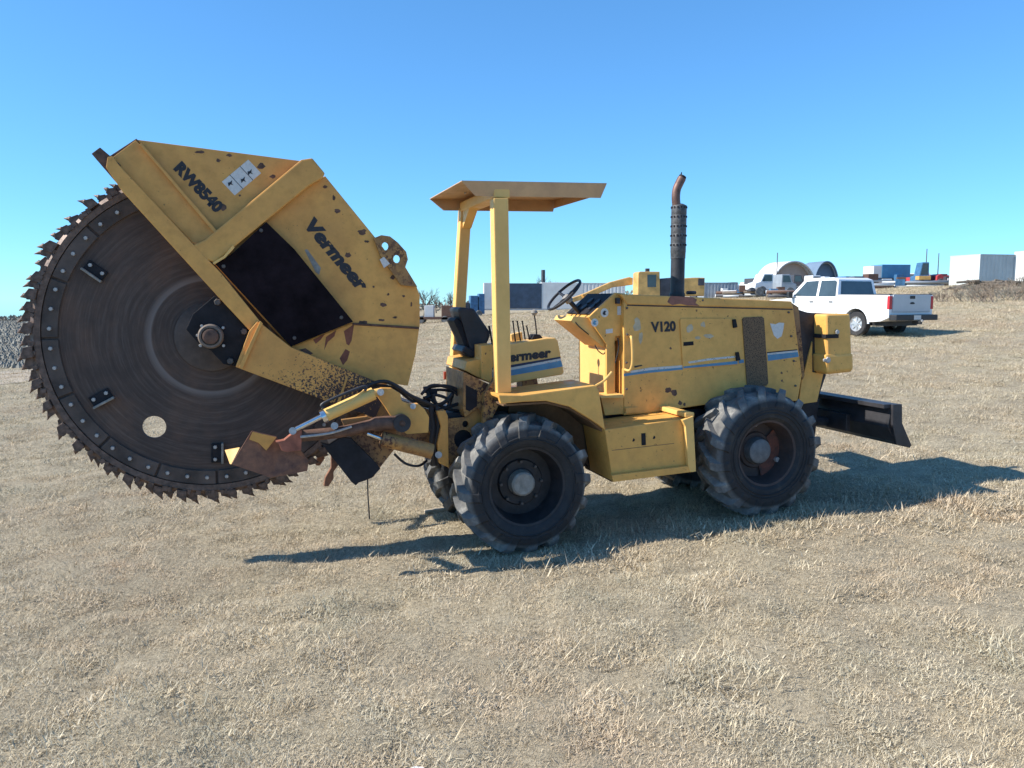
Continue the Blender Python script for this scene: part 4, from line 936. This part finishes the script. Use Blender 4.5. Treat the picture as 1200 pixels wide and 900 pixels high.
# =================================================================== BACKGROUND
def ground_at(u, Y): x = (u - 600) / F * Y * 1.005; return Vector((x, Y, gz(x, Y)))
M_tw = plain('truck_white', (.78, .78, .78), .25, 0, .04, 2, 0)
M_glass = plain('tinted_glass', (.05, .075, .09), .08, 0, .2, 2, 0)
M_plastic = plain('black_plastic', (.02, .02, .022), .5, 0, .3, 10, .1)
M_alloy = plain('alloy_rim', (.55, .55, .55), .35, .6, .1, 10, 0)
M_tl = plain('tail_light', (.50, .02, .03), .2, 0, .2, 30, 0)
def arc(cx, cz, r, a0, a1, n=9): return [(cx + r * math.cos(R(a0 + (a1 - a0) * i / (n - 1))), cz + r * math.sin(R(a0 + (a1 - a0) * i / (n - 1)))) for i in range(n)]
def small_wheel(parent, x, y, r=.40, w=.26, out=1):
    """wheel of a road vehicle: local x forward, y left"""
    mb = MB().lathe((0, 0, 0), (0, out, 0), [(-w / 2, r * .55), (-w / 2, r * .93), (-w * .38, r), (w * .38, r), (w / 2, r * .93), (w / 2, r * .62)], 32)
    wl = mb.build('wheel', M_tyre, parent); wl.location = (x, y, r)
    rm = MB().lathe((0, 0, 0), (0, out, 0), [(w * .5, r * .62), (w * .46, r * .60), (w * .30, r * .50), (w * .30, 0)], 24)
    for k in range(8):
        a_ = 2 * math.pi * k / 8; rm.box((math.cos(a_) * r * .34, out * w * .34, math.sin(a_) * r * .34), (r * .42, .04, r * .13), Matrix.Rotation(-a_, 3, 'Y'))
    rm.lathe((0, 0, 0), (0, out, 0), [(w * .3, r * .2), (w * .46, r * .17), (w * .46, 0)], 16)
    rm.build('rim', M_alloy, wl)
def pickup(loc, rz, label, group=None):
    T = thing('pickup_truck', label, 'pickup truck', loc, rz, group); hw = 1.0
    base = [(-.0, .62), (-.0, 1.34), (2.05, 1.36), (2.06, 1.25), (4.15, 1.25), (5.45, 1.16), (5.70, 1.0), (5.72, .52), (5.3, .45)]
    low = arc(4.75, .42, .50, 5, 175) + [(4.2, .42), (1.75, .42)] + arc(1.28, .42, .50, 5, 175) + [(.3, .5)]
    body = MB().prism(base + low, -hw, hw).build('body', M_tw, T, .05, 3, 'white body')
    # cab with windows
    cab = MB(); cz = [(2.12, 1.25), (2.22, 1.88), (2.45, 1.95), (3.35, 1.95), (3.75, 1.88), (4.35, 1.27)]
    n = len(cz); vs = [(x, -hw + .04 if z < 1.3 else -hw + .18, z) for x, z in cz] + [(x, hw - .04 if z < 1.3 else hw - .18, z) for x, z in cz]
    cab.add(vs, [list(range(n)), list(range(n, 2 * n))[::-1]] + [(i, n + i, n + (i + 1) % n, (i + 1) % n) for i in range(n)])
    cab.build('cab', M_tw, T, .03, 2)
    def sy(z): return hw - .04 - (z - 1.27) * .14 / .61 + .006
    for sgn in (1, -1):
        for px in ([(2.20, 1.31), (2.26, 1.80), (2.34, 1.85), (2.95, 1.85), (2.95, 1.31)], [(3.07, 1.31), (3.07, 1.85), (3.62, 1.83), (4.10, 1.33)]) if True else ():
            MB().extr([(x, sgn * sy(z), z) for x, z in px], (0, sgn * .006, 0)).build('window', M_glass, T)
        for x in (2.35, 3.22): MB().box((x, sgn * (hw + .012), 1.12), (.16, .03, .035)).build('door_handle', M_plastic, T, .006, 1)
        MB().box((4.12, sgn * (hw + .14), 1.36), (.12, .20, .24)).build('mirror', M_plastic, T, .03, 2)
        for x in (2.10, 3.02, 4.08): MB().box((x, sgn * (hw + .001), .90), (.012, .006, .68)).build('door_seam', M_plastic, T)
        MB().prism(arc(1.28, .42, .56, 0, 180, 13) + arc(1.28, .42, .49, 180, 0, 13), sgn * hw - (.02 if sgn > 0 else -.02) , sgn * (hw + .02)).build('arch_trim', M_tw, T)
        MB().box((.03, sgn * (hw - .055), 1.10), (.10, .13, .42)).build('tail_light', M_tl, T, .02, 2)
        for x in (1.28, 4.75): small_wheel(T, x, sgn * (hw - .15), out=sgn)
    MB().extr([(2.135, -.78, 1.36), (2.135, .78, 1.36), (2.208, .70, 1.82), (2.208, -.70, 1.82)], (-.012, 0, 0)).build('rear_window', M_glass, T)
    MB().extr([(4.27, -.80, 1.33), (4.27, .80, 1.33), (3.80, .70, 1.86), (3.80, -.70, 1.86)], (.012, 0, .01)).build('windshield', M_glass, T)
    # open bed: dark well with rails
    MB().box2((.10, -.80, 1.30), (2.0, .80, 1.352)).build('bed_well', M_plastic, T)
    for sgn in (1, -1): MB().box2((.02, sgn * .82, 1.33), (2.05, sgn * .99, 1.375)).build('bed_rail', M_plastic, T, .01, 1)
    tg = MB().box2((-.035, -.86, .80), (.02, .86, 1.35)).build('tailgate', M_tg, T, .015, 2, 'silvery white tailgate')
    MB().box2((-.05, -.11, 1.22), (-.036, .11, 1.32)).build('tailgate_handle', M_plastic, tg, .004, 1)
    MB().extr([(-.037, -.10, 1.09), (-.037, -.03, 1.12), (-.037, .03, 1.12), (-.037, .10, 1.09), (-.037, .10, 1.06), (-.037, .03, 1.05), (-.037, -.03, 1.05), (-.037, -.10, 1.06)], (-.01, 0, 0)).build('emblem', M_plastic, tg)
    bp = MB().box2((-.25, -.95, .54), (.02, .95, .72)).build('bumper', M_plastic, T, .02, 2)
    MB().box2((-.258, -.16, .56), (-.251, .16, .70)).build('licence_plate', M_white, bp)
    MB().box2((-.40, -.05, .42), (-.1, .05, .52)).build('hitch', M_plastic, bp, .01, 1)
    MB().lathe((-.42, 0, .50), (0, 0, 1), [(0, .0), (.0, .03), (.05, .035), (.08, .0)], 10).build('tow_ball', M_alloy, bp)
    MB().box2((.3, -.7, .35), (5.2, .7, .55)).build('underframe', M_plastic, T)
    return T
M_tg = plain('truck_silver_white', (.48, .49, .51), .3, .2, .06, 2, 0)
p = at(1040, 397, 25.2); p.z = gz(p.x, p.y)
tr = Vector((-math.cos(R(65)), math.sin(R(65)), 0))        # driving direction
left = Vector((-tr.y, tr.x, 0))                            # its left side
rzz = math.atan2(tr.y, tr.x)
cen = p - left * 1.0
cen.z = gz(cen.x + tr.x * 2, cen.y + tr.y * 2) - .02
pickup(cen, rzz, 'white four-door pickup truck parked right of the tractor, seen from behind', None)

def slope_rot(o): pass
M_wall = plain('trailer_white', (.62, .62, .60), .5, 0, .1, 1, 0)
M_panel = plain('dark_blue_tarp', (.035, .06, .10), .5, 0, .3, 1.5, .1)
M_ctn = plain('container_pale', (.50, .53, .51), .6, 0, .12, .8, 0)
M_cblue = plain('container_blue', (.05, .20, .36), .5, 0, .2, .8, 0)
M_steel = plain('galvanised', (.34, .36, .38), .5, .3, .2, 1, 0)
M_mblue = plain('machine_blue', (.05, .14, .26), .5, 0, .4, 3, 0)
M_mred = plain('machine_red', (.42, .05, .05), .5, 0, .4, 3, 0)
M_myel = plain('machine_yellow', (.62, .36, .11), .5, 0, .3, 2, 0)
M_mdark = plain('machine_dark', (.06, .06, .07), .6, 0, .5, 2, 0)
M_wood = plain('weathered_wood', (.16, .13, .10), .85, 0, .4, 3, .2)

def ribbed(T, L, W, Hh, z0, mat, nL, nW, name='side_wall'):
    """corrugated box: x long"""
    for sgn, nm in ((1, name), (-1, name)):
        mb = MB(); pts = []
        for i in range(nL):
            x0 = -L / 2 + L * i / nL; s = L / nL; pts += [(x0, 0), (x0 + s * .5, 0), (x0 + s * .6, .04), (x0 + s * .9, .04)]
        pts.append((L / 2, 0)); m_ = len(pts)
        vs = [(x, sgn * (W / 2 - d), z0) for x, d in pts] + [(x, sgn * (W / 2 - d), z0 + Hh) for x, d in pts]
        mb.add(vs, [(i, i + 1, m_ + i + 1, m_ + i) for i in range(m_ - 1)]); mb.build(nm, mat, T)
    for sx in (-1, 1): MB().box((sx * (L / 2 - .02), 0, z0 + Hh / 2), (.05, W - .02, Hh)).build('end_wall', mat, T)
    MB().box((0, 0, z0 + Hh + .03), (L + .04, W + .04, .06)).build('roof_panel', mat, T)
    MB().box((0, 0, z0 + .03), (L - .1, W - .1, .06)).build('floor_panel', M_mdark, T)
def shipping(u, Y, L, W, Hh, rz, mat, label, cat='container', nL=16, dz=0, group=None, name='shipping_container'):
    q = ground_at(u, Y); q.z += dz; T = thing(name, label, cat, q, rz, group); ribbed(T, L, W, Hh, 0, mat, nL, 0)
    for sx in (-1, 1):
        for sy in (-1, 1): MB().box((sx * (L / 2 - .03), sy * (W / 2 - .03), Hh / 2), (.12, .12, Hh)).build('corner_post', mat, T)
    return T
def axles(T, xs, r=.5, w=.3, yy=1.0):
    for x in xs:
        for sy in (-1, 1): MB().lathe((x, sy * yy, r), (0, 1, 0), [(-w / 2, 0), (-w / 2, r * .9), (-w * .3, r), (w * .3, r), (w / 2, r * .9), (w / 2, 0)], 18).build('wheel', M_tyre, T)
# long semi trailer behind the seat
q = ground_at(623, 88); T = thing('semi_trailer', 'long white and dark blue box trailer standing behind the operator seat', 'trailer', q, R(4))
MB().box2((-5.3, -1.25, .35), (-2.7, 1.25, 3.15)).build('front_wall', M_wall, T, .03); MB().box2((-2.7, -1.27, .4), (.95, 1.27, 3.1)).build('tarp_panel', M_panel, T, .03)
MB().box2((.95, -1.25, .35), (5.5, 1.25, 3.2)).build('rear_wall', M_wall, T, .03); MB().box2((-5.3, -1.3, .2), (5.5, 1.3, .36)).build('chassis', M_steel, T)
axles(T, (3.2, 4.4), .42)
T = shipping(683, 96, 9.5, 2.5, 2.75, R(2), M_wall, 'white ribbed box trailer behind the steering wheel', 'trailer', 22, .05, name='ribbed_trailer'); axles(T, (-3, 3), .42)
q = ground_at(636, 100); MB().cyl((0, 0, 0), (0, 0, 4.9), .28, .25, 12).build('vent_stack', M_mdark, None, loc=q); tag(COL.objects[-1] if False else bpy.data.objects['vent_stack'], 'dark vertical pipe rising above the white and blue trailer', 'pipe')
# dark blue machinery left of trailer
q = ground_at(553, 84); T = thing('farm_machine', 'dark blue boxy machine beside the left end of the trailer', 'machine', q, R(10))
mb = MB().box2((-1.2, -.6, .3), (-.3, .6, 1.5)); mb.build('body', M_mdark, T, .05); MB().box2((-.2, -.7, .5), (.6, .7, 2.2)).build('cab', M_mblue, T, .05); MB().box2((.7, -.7, .3), (1.3, .7, 2.4)).build('tank', M_mblue, T, .05); axles(T, (-.8, .7), .35, .2, .7)
q = ground_at(507, 70); T = thing('flatbed_trailer', 'low rusty flatbed trailer carrying a white box and dark red load at far left', 'trailer', q, R(0))
MB().box2((-1.8, -1, .35), (2.2, 1, .55)).build('deck', M_rust, T); MB().box2((1.1, -.8, .55), (1.9, .8, 1.6)).build('load', M_pinkd, T) if False else MB().box2((.9, -.8, .55), (1.9, .8, 1.55)).build('load', M_rust, T, .05)
MB().box2((-.6, -.5, .55), (.2, .5, 1.55)).build('white_box', M_wall, T, .04); axles(T, (-.9, 1.2), .33, .2, .9)

# yellow crane/excavator behind the hood
q = ground_at(752, 45); q.z = at(752, 352, 45).z - 1.0; T = thing('yellow_excavator', 'yellow excavator with square cab and long boom behind the tractor hood', 'excavator', (q.x, q.y, gz(q.x, q.y)), R(6))
zb = at(752, 347, 45).z - gz(q.x, q.y)
s = 45 / F
def ex(u, v): return ((u - 752) * s, zb + (347 - v) * s)
for sy in (-1.1, 1.1): MB().prism([(-1.9, .1), (1.9, .1), (2.1, .4), (1.8, .75), (-1.8, .75), (-2.1, .4)], sy - .25, sy + .25).build('track', M_mdark, T, .05)
MB().box2((-1.2, -.8, .5), (1.2, .8, max(.9, zb - .1))).build('undercarriage', M_mdark, T)
cabm = MB().prism([ex(739, 347), ex(739, 321), ex(741, 319.5), ex(764, 319.5), ex(765, 347)], -1.2, -.1).build('cab', M_myel, T, .04)
MB().prism([ex(749.5, 323), ex(760, 323), ex(760, 337), (ex(750, 337))], -1.215, -1.203).build('cab_window', M_glass, cabm); MB().box((ex(753, 0)[0], -.6, ex(0, 317.5)[1]), (.2, .2, .18)).build('beacon', M_mdark, cabm)
MB().prism([ex(765, 347), ex(765, 328), ex(778, 326), ex(783, 347)], -1.1, 1.1).build('engine_cover', M_mdark, T, .05)
MB().prism([ex(780, 347), ex(780, 328), ex(803, 326), ex(817, 326), ex(817, 347)], -1.2, 1.2).build('counterweight', M_myel, T, .06); MB().prism([ex(809, 327), ex(816, 327), ex(816, 335), ex(809, 335)], -1.22, -1.203).build('side_window', M_mdark, T)
MB().prism([ex(739, 326), ex(735, 325), ex(712, 331), ex(685, 343), ex(660, 352), ex(663, 356), ex(690, 348), ex(715, 337), ex(739, 334)], -.1, .3).build('boom', M_myel, T, .04)

# the big arched shelters
def quonset(u, Y, rad, L, rz, label, mat, inner, hgt):  # open arch
    q = ground_at(u, Y); T = thing('arched_shelter', label, 'shelter', q, rz)
    n = 20; vs = []; 
    for y in (0, L):
        for i in range(n + 1): t = math.pi * i / n; vs.append((rad * math.cos(t), y, hgt * max(0, math.sin(t)) ** .9))
    for y in (0, L):
        for i in range(n + 1): t = math.pi * i / n; vs.append((rad * .97 * math.cos(t), y, hgt * .965 * max(0, math.sin(t)) ** .9))
    m_ = n + 1
    fs = [(i, i + 1, m_ + i + 1, m_ + i) for i in range(n)] + [(2 * m_ + i, 2 * m_ + i + 1, 3 * m_ + i + 1, 3 * m_ + i) for i in range(n)] + [(i, i + 1, 2 * m_ + i + 1, 2 * m_ + i) for i in range(n)]
    MB().add(vs, fs, False).build('arched_cover', mat, T)
    pts = [(rad * .96 * math.cos(math.pi * i / n), hgt * .955 * max(0, math.sin(math.pi * i / n)) ** .9) for i in range(n + 1)]
    MB().prism(pts, L * .22, L * .22 + .1).build('back_wall', inner, T)
    for k in range(0, 1):
        MB().tube([(rad * .955 * math.cos(math.pi * i / n), L * .1, hgt * .95 * max(0, math.sin(math.pi * i / n)) ** .9) for i in range(n + 1)], .10, 5, 1).build('hoop', M_steel, T)
M_fab = plain('white_fabric_cover', (.66, .62, .58), .7, 0, .08, .4, 0)
M_fabi = plain('tan_fabric_end', (.40, .31, .26), .8, 0, .15, .4, 0)
M_bfab = plain('blue_grey_cover', (.14, .20, .28), .7, 0, .15, .4, 0)
quonset(927, 112, 3.6, 4.5, R(16), 'large white fabric arched shelter on the skyline left of the pickup cab', M_fab, M_fabi, 4.3)
quonset(964, 118, 2.0, 5, R(8), 'smaller blue grey arched shelter right of the white one', M_bfab, M_bfab, 4.3)
for o in [x for x in bpy.data.objects if x.name.startswith('arched_shelter')]: o.location.z += .3

# containers at right
def from_px(name, label, cat, mat, x0, x1, vt, vb, Y, depth, rz=0, parts=None, group=None):
    s_ = Y / F; q = ground_at((x0 + x1) / 2, Y); base = at((x0 + x1) / 2, vb, Y).z
    q.z = gz(q.x, q.y); T = thing(name, label, cat, q, rz, group); return T, (x1 - x0) * s_, at(600, vt, Y).z - q.z, base - q.z
# pale corrugated container: its end wall faces left, its ribbed side faces the camera
q0 = at(1147, 334, 74); q0.z = gz(q0.x, q0.y)
hC = at(1147, 298.5, 74).z - q0.z
T = thing('shipping_container', 'pale grey ribbed shipping container standing behind the brush pile', 'container', (0, 0, 0), 0)
dirv = Vector((math.cos(R(14)), math.sin(R(14)), 0)); T.rotation_euler = (0, 0, R(14)); nrm = Vector((-dirv.y, dirv.x, 0)); Lc, Wc = 3.9, 3.6
T.location = q0 + dirv * Lc / 2 + nrm * Wc / 2; ribbed(T, Lc, Wc, hC, 0, M_ctn, 9, 0)
for sx in (-1, 1): MB().box((sx * (Lc / 2), -Wc / 2 + .02, hC / 2), (.14, .14, hC)).build('corner_post', M_ctn, T)
T = shipping(1212, 78, 3.9, 2.5, at(1200, 295, 78).z - gz(*ground_at(1212, 78).xy), R(5), M_wall, 'white shipping container cut by the right edge of the picture', nL=9)
# blue container on a trailer in the middle distance
q0 = ground_at(1032, 95); zt_ = at(1032, 310.5, 95).z - q0.z; zb_ = at(1032, 326, 95).z - q0.z
T = thing('container_on_trailer', 'blue container with a white end raised on a flatbed behind the pickup', 'container', q0, R(6))
MB().box2((-1.2, -1.2, zb_), (2.3, 1.2, zt_)).build('container_body', M_cblue, T, .03); MB().box2((-2.2, -1.15, zb_), (-1.2, 1.15, zt_ - .15)).build('white_end', M_wall, T, .03)
MB().box2((-4, -1.2, zb_ - .25), (4, 1.2, zb_)).build('deck', M_mdark, T); axles(T, (-3, -1.8, 2.6), .5); MB().box2((-4, -.3, .4), (4, .3, zb_ - .2)).build('frame', M_mdark, T)

def truck(u, v, Y, rz, col, label, L=5.5, Hh=2.0, flat=True, cat='truck', name='work_truck'):
    q = ground_at(u, Y); T = thing(name, label, cat, q, rz)
    MB().box2((-L / 2, -.95, .45), (L * .18, .95, .62 if flat else 1.15)).build('bed', M_mdark if flat else col, T, .03)
    MB().prism([(L * .16, .45), (L * .16, 1.2), (L * .17, Hh), (L * .34, Hh), (L * .40, 1.25), (L * .49, 1.1), (L * .5, .5)], -.95, .95).build('cab', col, T, .06, 2)
    for sy in (-1, 1): MB().prism([(L * .19, 1.28), (L * .195, Hh - .12), (L * .325, Hh - .12), (L * .37, 1.28)], sy * .945, sy * .965).build('window', M_glass, T)
    axles(T, (-L * .3, L * .36), .42, .25, .85); return T
truck(908, 345, 78, R(186), M_tw, 'small white flatbed truck parked in the yard left of the arched shelter')
truck(934, 345, 92, R(8), M_tw, 'white utility truck in front of the arched shelter', flat=False)
truck(893, 343, 88, R(20), M_tw, 'white truck half hidden behind the parked flatbed truck', flat=False)
truck(1086, 338, 86, R(170), M_mblue, 'blue truck cab parked in the yard left of the pale container', 4, 2.6)
truck(1108, 338, 92, R(10), M_myel, 'cream and yellow machine cab left of the pale container', 4, 3.3, False, 'machine', 'loader')
truck(1073, 334, 90, R(0), M_mred, 'red car parked behind the pickup tailgate', 3.2, 1.35, False, 'car', 'parked_car')
truck(1104, 334, 86, R(180), M_mred, 'red car parked left of the pale container', 3.4, 1.3, False, 'car', 'parked_car')
truck(867, 341, 94, R(15), M_mdark, 'dark truck parked left of the white flatbed truck', 4.4, 2.1)
T = shipping(838, 86, 3.6, 2.4, at(838, 332, 86).z - ground_at(838, 86).z, R(3), M_steel, 'grey box trailer just right of the exhaust muffler', 'trailer', 10, 0, name='box_trailer')
T = shipping(818, 90, 1.6, 2.4, at(818, 332.5, 90).z - ground_at(818, 90).z, R(3), M_mdark, 'dark box standing left of the grey box trailer', 'container', 5)
q = ground_at(1075, 84); T = thing('yellow_sign_trailer', 'small yellow equipment box behind the pickup tailgate', 'equipment', q, 0)
MB().box2((-.6, -.4, at(600, 328, 84).z - q.z), (.65, .4, at(600, 323.5, 84).z - q.z)).build('panel', M_myel, T, .03); MB().box2((-.1, -.1, 0), (.1, .1, at(600, 327, 84).z - q.z)).build('stand', M_mdark, T)
for u, Y, L, c_, lab in ((985, 98, 7, M_mdark, 'long dark flatbed trailer right of the blue arched shelter'), (1015, 84, 6, M_steel, 'grey flatbed trailer in front of the blue container'),
                         (1058, 94, 5, M_mdark, 'dark flatbed trailer right of the blue container'), (848, 92, 4, M_steel, 'low grey flatbed trailer under the grey box trailer')):
    q = ground_at(u, Y); T = thing('flatbed_trailer', lab, 'trailer', q, R(4))
    MB().box2((-L / 2, -1, .75), (L / 2, 1, .95)).build('deck', c_, T); axles(T, (-L * .3, -L * .15, L * .32), .38, .25, .85)
    for k in range(3): MB().box2((-L * .35 + k * L * .25, -.6, .95), (-L * .35 + k * L * .25 + L * .18, .6, 1.1 + .25 * ((k * 7 + int(u)) % 3))).build('load', (M_rust, M_wall, M_mblue, M_mdark)[(k + int(u)) % 4], T, .03)
for u, Y, c_, lab in ((875, 98, M_tw, 'white truck at the back of the yard left of the arched shelter'), (915, 86, M_mdark, 'dark truck in front of the white arched shelter opening'), (950, 100, M_tw, 'white pickup parked between the two arched shelters'),
                      (975, 104, M_mblue, 'blue truck at the back of the yard right of the shelters'), (1048, 104, M_tw, 'white truck behind the blue container'), (845, 104, M_mdark, 'dark truck behind the low grey flatbed trailer'), (860, 108, M_tw, 'white truck at the back of the yard right of the grey box trailer'),
                      (898, 74, M_steel, 'grey truck in front of the white flatbed truck'), (1000, 100, M_tw, 'white truck left of the blue container'), (1065, 102, M_tw, 'white truck behind the small yellow equipment box')):
    truck(u, 0, Y, R((u * 37) % 40 - 20), c_, lab, 4.4, 2.0, u % 2 == 0)
for u, Y, h_, lab in ((906, 100, 5.2, 'thin pole standing left of the arched shelter'), (1078, 96, 4.6, 'thin pole beside the blue truck cab'), (1092, 100, 4.2, 'thin pole between the blue cab and the pale container')):
    q = ground_at(u, Y); o = MB().cyl((0, 0, 0), (0, 0, h_), .07, .05, 6).build('pole', M_mdark, None, loc=q); tag(o, lab, 'pole')
q = at(514, 605, 9.2); q.z = gz(q.x, q.y) + .03; o = MB().box((0, 0, 0), (.34, .06, .035)).build('stick', plain('bleached_wood', (.45, .36, .25), .85, 0, .3, 14, .2), None, .004, 1, loc=q); o.rotation_euler = (.05, -.06, .35); tag(o, 'short bleached piece of wood lying behind the left rear tyre', 'stick')
q = at(488, 896, 3.95); q.z = gz(q.x, q.y) + .02; o = MB().extr([(-.07, 0, 0), (-.02, .03, .006), (.06, .012, .01), (.07, -.02, .004), (-.01, -.025, 0)], (0, 0, .008)).build('litter_scrap', M_wall, None, loc=q); o.scale = (.6, .6, .6); tag(o, 'small white scrap lying in the grass at the bottom edge of the picture', 'litter')
# pipes and steel stacked in rows in the yard
rnd = random.Random(5)
for i, (u, Y, L) in enumerate(((868, 84, 4), (885, 74, 3.2), (1000, 88, 6), (1060, 80, 6), (1095, 84, 5), (1010, 80, 5), (862, 76, 3.5), (925, 66, 4))):
    q = ground_at(u, Y); T = thing('steel_pile', ('pile of stacked pipes and steel %s' % ('left of the flatbed truck', 'in front of the flatbed truck', 'under the blue container', 'behind the pickup bed', 'left of the pale container', 'behind the pickup roof', 'above the tractor hood middle', 'in front of the white arched shelter')[i]), 'scrap pile', q, rnd.uniform(-.3, .3), 'piles of steel in the yard')
    for k in range(5):
        MB().cyl((-L / 2 + rnd.uniform(-.4, .4), (k % 3 - 1) * .4, .15 + .28 * (k // 3) + rnd.uniform(0, .1)), (L / 2 + rnd.uniform(-.5, .5), (k % 3 - 1) * .4 + rnd.uniform(-.2, .2), .15 + .28 * (k // 3) + rnd.uniform(0, .15)), .14, n=8).build('pipe', (M_rust, M_steel, M_mdark, M_wall, M_wood)[(i + k) % 5], T)
    for k in range(2): MB().box((rnd.uniform(-L / 2, L / 2), rnd.uniform(-.3, .3), rnd.uniform(.4, .8)), (rnd.uniform(.4, 1), .6, rnd.uniform(.3, .7))).build('crate', (M_wall, M_mblue, M_mdark, M_rust)[(i + 2 * k) % 4], T)

# timber pile and weeds in front of the container
q = ground_at(1165, 62); q.z -= .25; T = thing('timber_pile', 'heap of dark weathered timber in front of the pale ribbed container', 'wood pile', q, 0)
for k in range(34):
    c_ = Vector((rnd.uniform(-3.2, 3.8), rnd.uniform(-.8, .8), rnd.uniform(.1, .75) * (1 if k % 3 else .4))); a_ = rnd.uniform(-.5, .5); L = rnd.uniform(1.2, 3)
    d_ = Vector((math.cos(a_), rnd.uniform(-.3, .3), math.sin(a_) * .5)).normalized() * L / 2
    if c_.z > .5 and abs(d_.z) > .4: d_.z *= .4
    MB().cyl(c_ - d_, c_ + d_, .09, .09, 6, smooth=False).build('plank', M_wood, T)

def leafy(name, n, foot, height, width, seed, mat, twig=.02, top=None):
    """bare shrub: a bundle of branching twigs"""
    rnd = random.Random(seed); mb = MB()
    def br(p, d, L, r, lv):
        e = p + d * L; mb.cyl(p, e, r, r * .6, 4, False)
        if lv == 0: return
        for _ in range(3):
            d2 = (d + Vector((rnd.uniform(-.7, .7), rnd.uniform(-.7, .7), rnd.uniform(-.15, .5)))).normalized(); br(p.lerp(e, rnd.uniform(.5, 1)), d2, L * rnd.uniform(.5, .8), r * .6, lv - 1)
    for _ in range(n):
        p_ = Vector((rnd.uniform(-foot, foot), rnd.uniform(-foot, foot), -.02)); d_ = Vector((rnd.uniform(-width, width), rnd.uniform(-width, width), 1)).normalized()
        br(p_, d_, height * rnd.uniform(.3, .5), twig, 3)
    return mb.mesh(name)
M_weed = plain('dry_weed', (.27, .21, .155), .9, 0, .4, 4, 0)
M_weedg = plain('grey_weed', (.20, .185, .15), .9, 0, .4, 4, 0)
wm = [leafy('dry_bush', 16, .5, .9, .9, s_, M_weed, .018) for s_ in range(4)]
BUSH = ['leftmost low dry bush, just right of the pickup tailgate', 'dry bush second from the pickup, nearer the camera', 'dry bush left of and below the pale container corner', 'nearest dry bush below the left edge of the pale container',
        'dry bush below the left wall of the pale container', 'front dry bush below the container corner post', 'tall dry bush in front of the left end of the timber heap', 'front dry bush below the middle of the timber heap',
        'dry bush below the right end of the pale container', 'large front dry bush below the white container edge', 'dry bush at the right edge of the picture behind the front one', 'dry bush cut off by the right edge of the picture',
        'back dry bush left of the timber heap under the container wall', 'back dry bush right beside the left end of the timber heap', 'back dry bush half hidden by the timber heap', 'back dry bush at the right end of the timber heap']
spots = [(1092, 52, .7), (1104, 47, .8), (1118, 50, 1.0), (1130, 46, .9), (1142, 50, 1.1), (1152, 44, 1.1), (1160, 48, 1.35), (1172, 45, 1.0), (1184, 49, 1.0), (1195, 44, 1.2), (1206, 50, 1.2), (1218, 46, 1.1), (1126, 58, .9), (1148, 56, 1.2), (1176, 57, 1.0), (1198, 58, 1.3)]
for i, (u, Y, s_) in enumerate(spots):
    o = link('dry_bush', wm[i % 4], M_weed if i % 3 else M_weedg) if i < 4 else link('dry_bush', wm[i % 4]); q = ground_at(u, Y); o.location = q; o.scale = (s_ * 1.3, s_ * 1.3, s_ * .95); o.rotation_euler = (0, 0, i * 1.3)
    tag(o, BUSH[i], 'bush', 'dry weed bushes along the yard edge')
# bare trees and dark brush on the skyline
M_bark = plain('bare_bark', (.11, .09, .075), .9, 0, .3, 4, 0)
for i, (u, Y, h_, lab) in enumerate(((498, 95, 3.4, 'bare tree just right of the saw housing on the skyline'), (632, 120, 4.2, 'bare grey tree rising behind the long white and blue trailer'), (512, 150, 3.0, 'small bare tree behind the rusty flatbed trailer at far left'), (530, 140, 3.2, 'low bare tree left of the dark blue machine'), (680, 130, 3.6, 'bare tree top behind the ribbed trailer'))):
    q = ground_at(u, Y); T = thing('bare_tree', lab, 'tree', q, i * 1.1)
    rnd2 = random.Random(40 + i); MB().cyl((0, 0, -.1), (.1, .05, h_ * .35), .13, .09, 8).build('trunk', M_bark, T)
    m_ = leafy('crown', 7, .05, h_ * .9, .8, 60 + i, M_bark, .07); o = link('crown', m_, M_bark, T); o.location = (.1, .05, h_ * .33)
# far hedge line
def hedge():
    vs = []; fs = []; rnd = random.Random(9)
    for i in range(5200):
        u = rnd.uniform(0, 1); ang = R(-34) + u * R(70); r = rnd.uniform(215, 240); x, y = r * math.sin(ang), r * math.cos(ang); h_ = (1.2 + 1.6 * max(0, noise.noise((ang * 18, 0, 0)) + .3)) * rnd.random()
        z = gz(x, y) + h_ * (1 if abs(x / y) < .6 else .6); s_ = rnd.uniform(.25, .6); b = len(vs); t = rnd.random() * 3
        vs += [(x - s_ * math.cos(t), y - s_ * math.sin(t), z), (x + s_ * math.cos(t), y + s_ * math.sin(t), z - .1), (x, y, z + s_ * 1.1)]; fs.append((b, b + 1, b + 2))
    me = bpy.data.meshes.new('far_scrub'); me.from_pydata(vs, [], fs); o = link('far_scrub', me, M_weedg); tag(o, 'low dark line of far scrub along the horizon', 'scrub', kind='stuff')
hedge()
